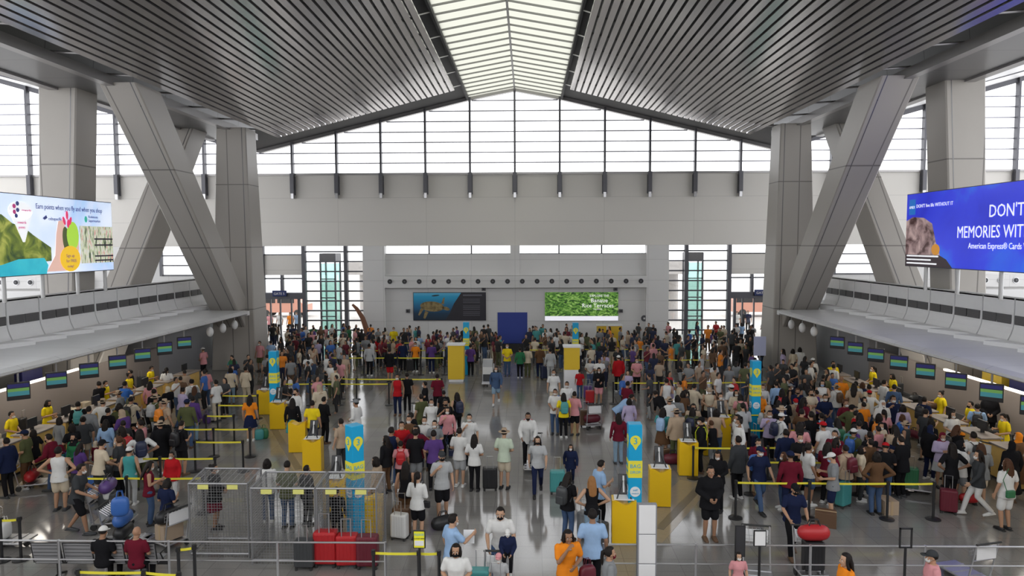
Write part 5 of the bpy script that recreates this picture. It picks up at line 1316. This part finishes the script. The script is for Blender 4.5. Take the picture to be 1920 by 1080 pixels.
# agents behind the counters
for s in (-1,1):
    for i,y in enumerate(CY[:11]):
        if (i*7+(s>0)*3)%5==4: continue
        nm='left' if s<0 else 'right'; hr=['short','bob','pony','short','bun'][(i+(s>0)*2)%5]; ps=['reach','hands','phone','hands'][(i+(s>0))%4]
        lab='%s in yellow T-shirt, %s, behind %s counter %s'%('agent',HAIRN[hr],nm,['nearest the viewer','next to the nearest','third back','fourth back','fifth back','sixth back','seventh back','eighth back','ninth back','tenth back','eleventh back'][i])
        person(s*15.75,y+.1,90 if s>0 else -90,('y','tee'),('k','trousers'),hr,ps,1.62,lab,'agents behind the %s counters'%nm if False else None,mask='w' if i%3 else 'k'); POS.append((s*15.75,y))
# -- the rest of the queues
def inpoly(x,y,P):
    c=False; n=len(P)
    for i in range(n):
        (x0,y0),(x1,y1)=P[i],P[(i+1)%n]
        if (y0>y)!=(y1>y) and x<(x1-x0)*(y-y0)/(y1-y0)+x0: c=not c
    return c
PAL='kkkkkkkkkdddddnnnnggGwwwwwrmmbptvVcccssslhhOOeo'
BOT='kkkkkknnddjjjjgGcOh'
rng=random.Random(11)
ZONES=[
 ('in the left counter queue',[(20,815),(60,775),(150,745),(250,705),(340,668),(400,640),(470,640),(470,675),(440,715),(360,730),(350,770),(300,800),(300,835),(200,850),(60,850)],44,[0,20,60,90,60,80,-20]),
 ('near the left doors',[(500,625),(600,620),(680,628),(650,650),(640,690),(635,712),(560,740),(525,720),(500,690)],44,[0,180,20,-30,90,160]),
 ('in the centre left group',[(730,742),(770,752),(850,745),(880,790),(830,800),(740,822),(720,790)],6,[0,180,20,170,90]),
 ('in the mid right queue',[(1092,655),(1250,650),(1440,655),(1436,735),(1400,800),(1330,790),(1240,785),(1215,745),(1130,700),(1095,700)],60,[0,20,-40,90,180,170]),
 ('before the right counters',[(1440,665),(1540,655),(1600,690),(1700,730),(1790,775),(1880,835),(1850,850),(1760,830),(1640,835),(1600,840),(1440,812)],78,[0,-20,-60,-90,180,20]),
 ('beside the right belts',[(1400,830),(1440,820),(1640,838),(1680,835),(1650,850),(1500,850),(1420,852)],6,[0,180,90,-90]),
]
LUGN=set()
AVOID=[(1169,1014),(1236,946),(1289,889)]
CAND=[]
OB=[(o.location.x,o.location.y,{'kiosk':.55,'booth':.8,'display panel':1.0,'column':1.3,'sign pillar':.4,'queue barrier':.24}[o['category']]) for o in C.objects if o.parent is None and o.get('category') in('kiosk','booth','display panel','column','sign pillar','queue barrier')]
def blocked(x,y): return any((x-a)**2+(y-c)**2<r*r for a,c,r in OB) or (abs(x)>13.7 and 36.5<y<42.5)
def scatter(zname,poly,n,faces):
    xs_=[p[0] for p in poly]; ys_=[p[1] for p in poly]; k=0; tries=0
    while k<n and tries<6000:
        tries+=1; px=rng.uniform(min(xs_),max(xs_)); py=rng.uniform(min(ys_),max(ys_))
        if not inpoly(px,py,poly): continue
        h=rng.choice([1.5,1.56,1.6,1.64,1.68,1.72]) if rng.random()>.08 else rng.uniform(1.05,1.35)
        p=flat(px,py,h)
        if abs(p.x)>13.9 or p.y>47 or blocked(p.x,p.y): continue
        if min((p.x-a)**2+(p.y-c)**2 for a,c in POS)<.47**2: continue
        POS.append((p.x,p.y)); k+=1; CAND.append((p.y,p.x,h,zname,faces))
for z_ in ZONES: scatter(*z_)
CAND.sort(key=lambda c:c[0])
BUDGET=300-7-NP[0]; FAR=CAND[BUDGET:]; CAND=CAND[:BUDGET]
print('near',len(CAND),'far',len(FAR),'from y',FAR[0][0] if FAR else None)
for y_,x_,h,zname,faces in CAND:
    for _ in range(60):
        tc=rng.choice(PAL); tk=rng.choice(['tee','tee','shirt','shirt','jacket','tank']); bc=rng.choice(BOT); bk=rng.choice(['trousers']*5+['shorts']*2+['skirt']); hr=rng.choice(['short']*5+['long']*3+['bob','bob','pony','bun','cap','cap','hijab','hat'])
        lab='%s in %s %s and %s %s, %s, %s'%('child' if h<1.4 else 'person',COL[tc][0],TOPN[tk],COL[bc][0],bk,HAIRN[hr],zname)
        if lab not in USED and len(lab.split())<=16: break
    hc=rng.choice('kwngr') if hr=='cap' else (rng.choice('kmncs') if hr=='hijab' else ('s' if hr=='hat' else rng.choice('kkkkhk')))
    USED.add(lab)
    bd=person(x_,y_,rng.choice(faces)+rng.uniform(-25,25),(tc,tk),(bc,bk),hr,rng.choice(['stand','phone','hands','strap','hands','cross','walk','stand','push','reach','chin','akimbo']),h,lab,mask=rng.choice('wwwwklc'),hcol=hc,fat=rng.uniform(.95,1.12))
    r=rng.random()
    if r<.20:
        for cc in rng.sample('kndgmrbtvphelwGOo',17):
            l='%s backpack on a person %s'%(COL[cc][0],zname)
            if l not in LUGN: LUGN.add(l); wear(bd,'backpack',cc,l); break
    elif r<.45:
        kd=rng.choice(['suitcase','suitcase','duffel','box','bag'])
        for cc in (['h','s','c','o'] if kd=='box' else rng.sample('kndgmrbtvpelwG',14)):
            l='%s %s on the floor %s'%(COL[cc][0],{'duffel':'duffel bag','bag':'tote bag','box':'carton','suitcase':'suitcase'}[kd],zname)
            if l not in LUGN: LUGN.add(l); side(bd,kd,cc,l,(.38*rng.choice([-1,1]),.15,0),rng.choice([0,90,20])); break
NPEOPLE=NP[0]
# -- luggage trolleys with loads
TL=[(60,905,-70,'pale trolley at the far left before the rust red jacket',['duffel:r:0'],1),(205,975,-80,'piled trolley pushed by the man in grey T-shirt',['suitcase:d:0','bag:w:.5','duffel:v:.66'],1),
(232,1012,-85,'low trolley of black bags left of the steel mesh cages',['duffel:k:0','duffel:b:.3'],1),(318,1012,60,'trolley with black and tan bags just left of the cages',['box:s:0','duffel:k:.36'],1),
(1532,905,5,'white trolley with an orange carton behind the nearest right belt',['box:o:0'],1),(1700,912,-115,'empty white trolley behind the last post of the nearest belt',[],1),
(1600,880,20,'trolley with pink and purple bags by the second right belt',['duffel:p:0','bag:V:.3'],1),(1655,885,-60,'trolley with an orange bag under the second right belt',['duffel:o:0'],1),
(790,792,0,'trolley with stacked cartons in the centre left group',['box:h:0','box:s:.36'],1),(915,716,180,'trolley with white-striped boxes in the aisle',['box:d:0','box:w:.36','box:G:.72'],1),
(280,800,-30,'white-framed trolley in the left queue',['suitcase:k:0'],1),(305,790,30,'second white-framed trolley in the left queue',['suitcase:n:0'],1),(1110,795,10,'trolley on the bare floor below the bending man',['duffel:m:0'],1),
(1320,690,0,'trolley among the crowd left of the far right totem',['box:c:0'],1),(1000,870,180,'trolley pushed by the man in white jacket',['suitcase:g:0'],1),(1870,880,-60,'trolley with white upright frame at the far right',['suitcase:k:0'],1),(10,1012,-90,'small trolley with white bags at the lower left edge',['bag:w:0'],1)]
TL+=[(1422,1076,170,'trolley with orange plates at the bottom right rail',[],1),(1815,1078,15,'trolley with white advert plate at the bottom right corner',[],1)]
for px,py,rz,lab,loads,_ in TL:
    p=flat(px,py,.15); luggage('trolley',p.x,p.y,0,rz,'k',lab)
    for L_ in loads:
        kd,c,z0=L_.split(':'); luggage(kd,p.x,p.y,.2+float(z0),rz+(0 if kd!='suitcase' else 90),c,'%s %s on the %s'%(COL[c][0],{'box':'carton','duffel':'duffel bag','bag':'bag','suitcase':'suitcase'}[kd],lab if len(lab.split())<11 else ' '.join(lab.split()[:10])))
p=flat(226,970,.9); luggage('bag',p.x,p.y,.95,20,'b','bright blue bag on top of the low trolley left of the cages',s=1.1)
lat('bag',495,822,0,'e','green shopping bag standing left of the far left kiosks'); lat('bag',486,824,20,'t','teal shopping bag beside the green shopping bag')
lat('suitcase',612,1060,0,'r','large bright red suitcase inside the middle cage front',s=1.2); lat('suitcase',652,1062,5,'r','red suitcase right of the large bright red suitcase',s=1.1); lat('suitcase',690,1064,0,'m','dark patterned suitcase at the right end of the red suitcases',s=1.1)
lat('suitcase',572,1066,0,'d','charcoal suitcase left of the red suitcases',s=1.0)
lat('suitcase',1098,800,0,'h','brown suitcase on bare floor right of the trolley group'); lat('suitcase',1106,757,0,'r','red suitcase beside the woman holding a phone',s=.9)
lat('box',230,890,0,'s','tall tan carton standing in the left queue'); lat('box',258,892,10,'h','brown carton beside the tall tan carton')
lat('suitcase',1340,912,0,'k','black suitcase beyond the man in black hoodie')
lat('duffel',1262,870,0,'m','dark red duffel bag behind the kiosks at right')
# distant crowd that nobody could count: one mesh
def crowd():
    tm=[]
    keys=[('stand',False),('stand',True),('phone',False),('hands',True),('strap',False)]
    for pose,fem in keys:
        J=skel(pose); parts=[]
        def low(build,vox):
            b=MB(); build(b); me=remesh(b,vox,'c',[M_cloth],1); vs=[tuple(v.co) for v in me.vertices]; fs=[tuple(p.vertices) for p in me.polygons]; bpy.data.meshes.remove(me); return vs,fs
        T=J['T']; H=J['head']
        def skin(b):
            b.ball((0,.0,.0),(.072,.09,.115),10,8,None,H); b.tube([T@V(0,0,1.38),H@V(0,0,-.06)],.055,8)
            for s in (-1,1):
                sh,el,wr=J['arm'][s]; b.tube([sh,el,wr,wr+(wr-el).normalized()*.14],[.05,.042,.032,.03],8)
                hip,kn,an,l=J['leg'][s]; b.tube([hip,kn,an,an+V(0,.12,-.05)],[.08,.055,.04,.035],8)
        def top(b):
            torso(b,T,.022,fem)
            for s in (-1,1): sh,el,wr=J['arm'][s]; b.tube([sh,lerp(sh,el,.7)],[.068,.066],8); b.ball(sh,.066,8,6)
        def bot(b):
            for s in (-1,1): hip,kn,an,l=J['leg'][s]; b.tube([hip+V(0,0,.04),kn,an],[.10,.072,.058],8)
            b.ball((0,0,.9),(.178,.13,.13),12,8)
        def hair(b):
            b.ball((0,-.02,.03),(.087,.10,.112),12,8,None,H,face_fn)
            if fem: b.tube([H@V(0,-.06,.04),H@V(0,-.10,-.12),H@V(0,-.11,-.28)],[(.09,.05),(.10,.04),(.06,.02)],8)
        tm.append([(low(skin,.03),'S'),(low(top,.035),'T'),(low(bot,.035),'B'),(low(hair,.03),'H')])
    mats=[]; idx={}
    def mi(kind,c):
        if (kind,c) not in idx:
            rgb=SKINS[c] if kind=='S' else (COL[c][1] if kind!='H' else HAIRC['k'])
            m=mat('crowd_%s_%s'%(kind,c),rgb,.8); idx[(kind,c)]=len(mats); mats.append(m)
        return idx[(kind,c)]
    Vs=[];Fs=[];Ms=[]
    def put(x,y,h):
        s=h/1.7; M=T3(x,y,0)@rotz(rng.uniform(0,360))@Matrix.Diagonal((s,s,s,1)); t_=rng.choice(tm); c1=rng.choice(PAL); c2=rng.choice(BOT); c3=rng.randrange(4)
        for (vs,fs),kd in t_:
            o=len(Vs); Vs.extend([tuple(M@Vector(v)) for v in vs]); Fs.extend([tuple(o+a for a in f) for f in fs]); m_=mi(kd,{'S':c3,'T':c1,'B':c2,'H':'k'}[kd]); Ms.extend([m_]*len(fs))
    for y_,x_,h,_z,_f in FAR: put(x_,y_,h)
    CZ=[([(500,606),(690,606),(830,612),(940,606),(940,632),(830,640),(690,638),(640,640),(500,630)],105),([(985,606),(1120,606),(1250,602),(1440,600),(1440,652),(1092,652),(1060,640),(985,634)],115)]
    for P,n in CZ:
        k=0; tr=0; xs_=[p[0] for p in P]; ys_=[p[1] for p in P]
        while k<n and tr<5000:
            tr+=1; px=rng.uniform(min(xs_),max(xs_)); py=rng.uniform(min(ys_),max(ys_)); h=rng.choice([1.5,1.6,1.65,1.7,1.74])
            if not inpoly(px,py,P): continue
            p=flat(px,py,h)
            if p.y>47.6 or blocked(p.x,p.y) or min((p.x-a)**2+(p.y-c)**2 for a,c in POS)<.42**2: continue
            POS.append((p.x,p.y)); k+=1; put(p.x,p.y,h)
    me=bpy.data.meshes.new('crowd'); me.from_pydata(Vs,[],Fs)
    for m in mats: me.materials.append(m)
    me.polygons.foreach_set('material_index',Ms); me.shade_smooth()
    o=link('crowd',me); tag(o,'dense distant crowd filling the far end of the hall below the two wall pictures','crowd',None,'stuff')
crowd()
# people seen outside the doors
for i,(px,py,tc,nm) in enumerate(((505,572,'p','pink'),(522,576,'w','white'),(540,570,'o','orange'),(551,578,'l','pale blue'),(1388,572,'w','white'),(1400,570,'k','black'),(1412,586,'n','navy'))):
    q=wallpt(px,py,YW+3.5); person(q.x,YW+3.5+i*.2,170,(tc,'tee'),('k','trousers'),'short','stand',1.68,'person in %s T-shirt seen outside through the %s doors'%(nm,'left' if px<900 else 'right'))
print('PEOPLE',NPEOPLE,NP[0])
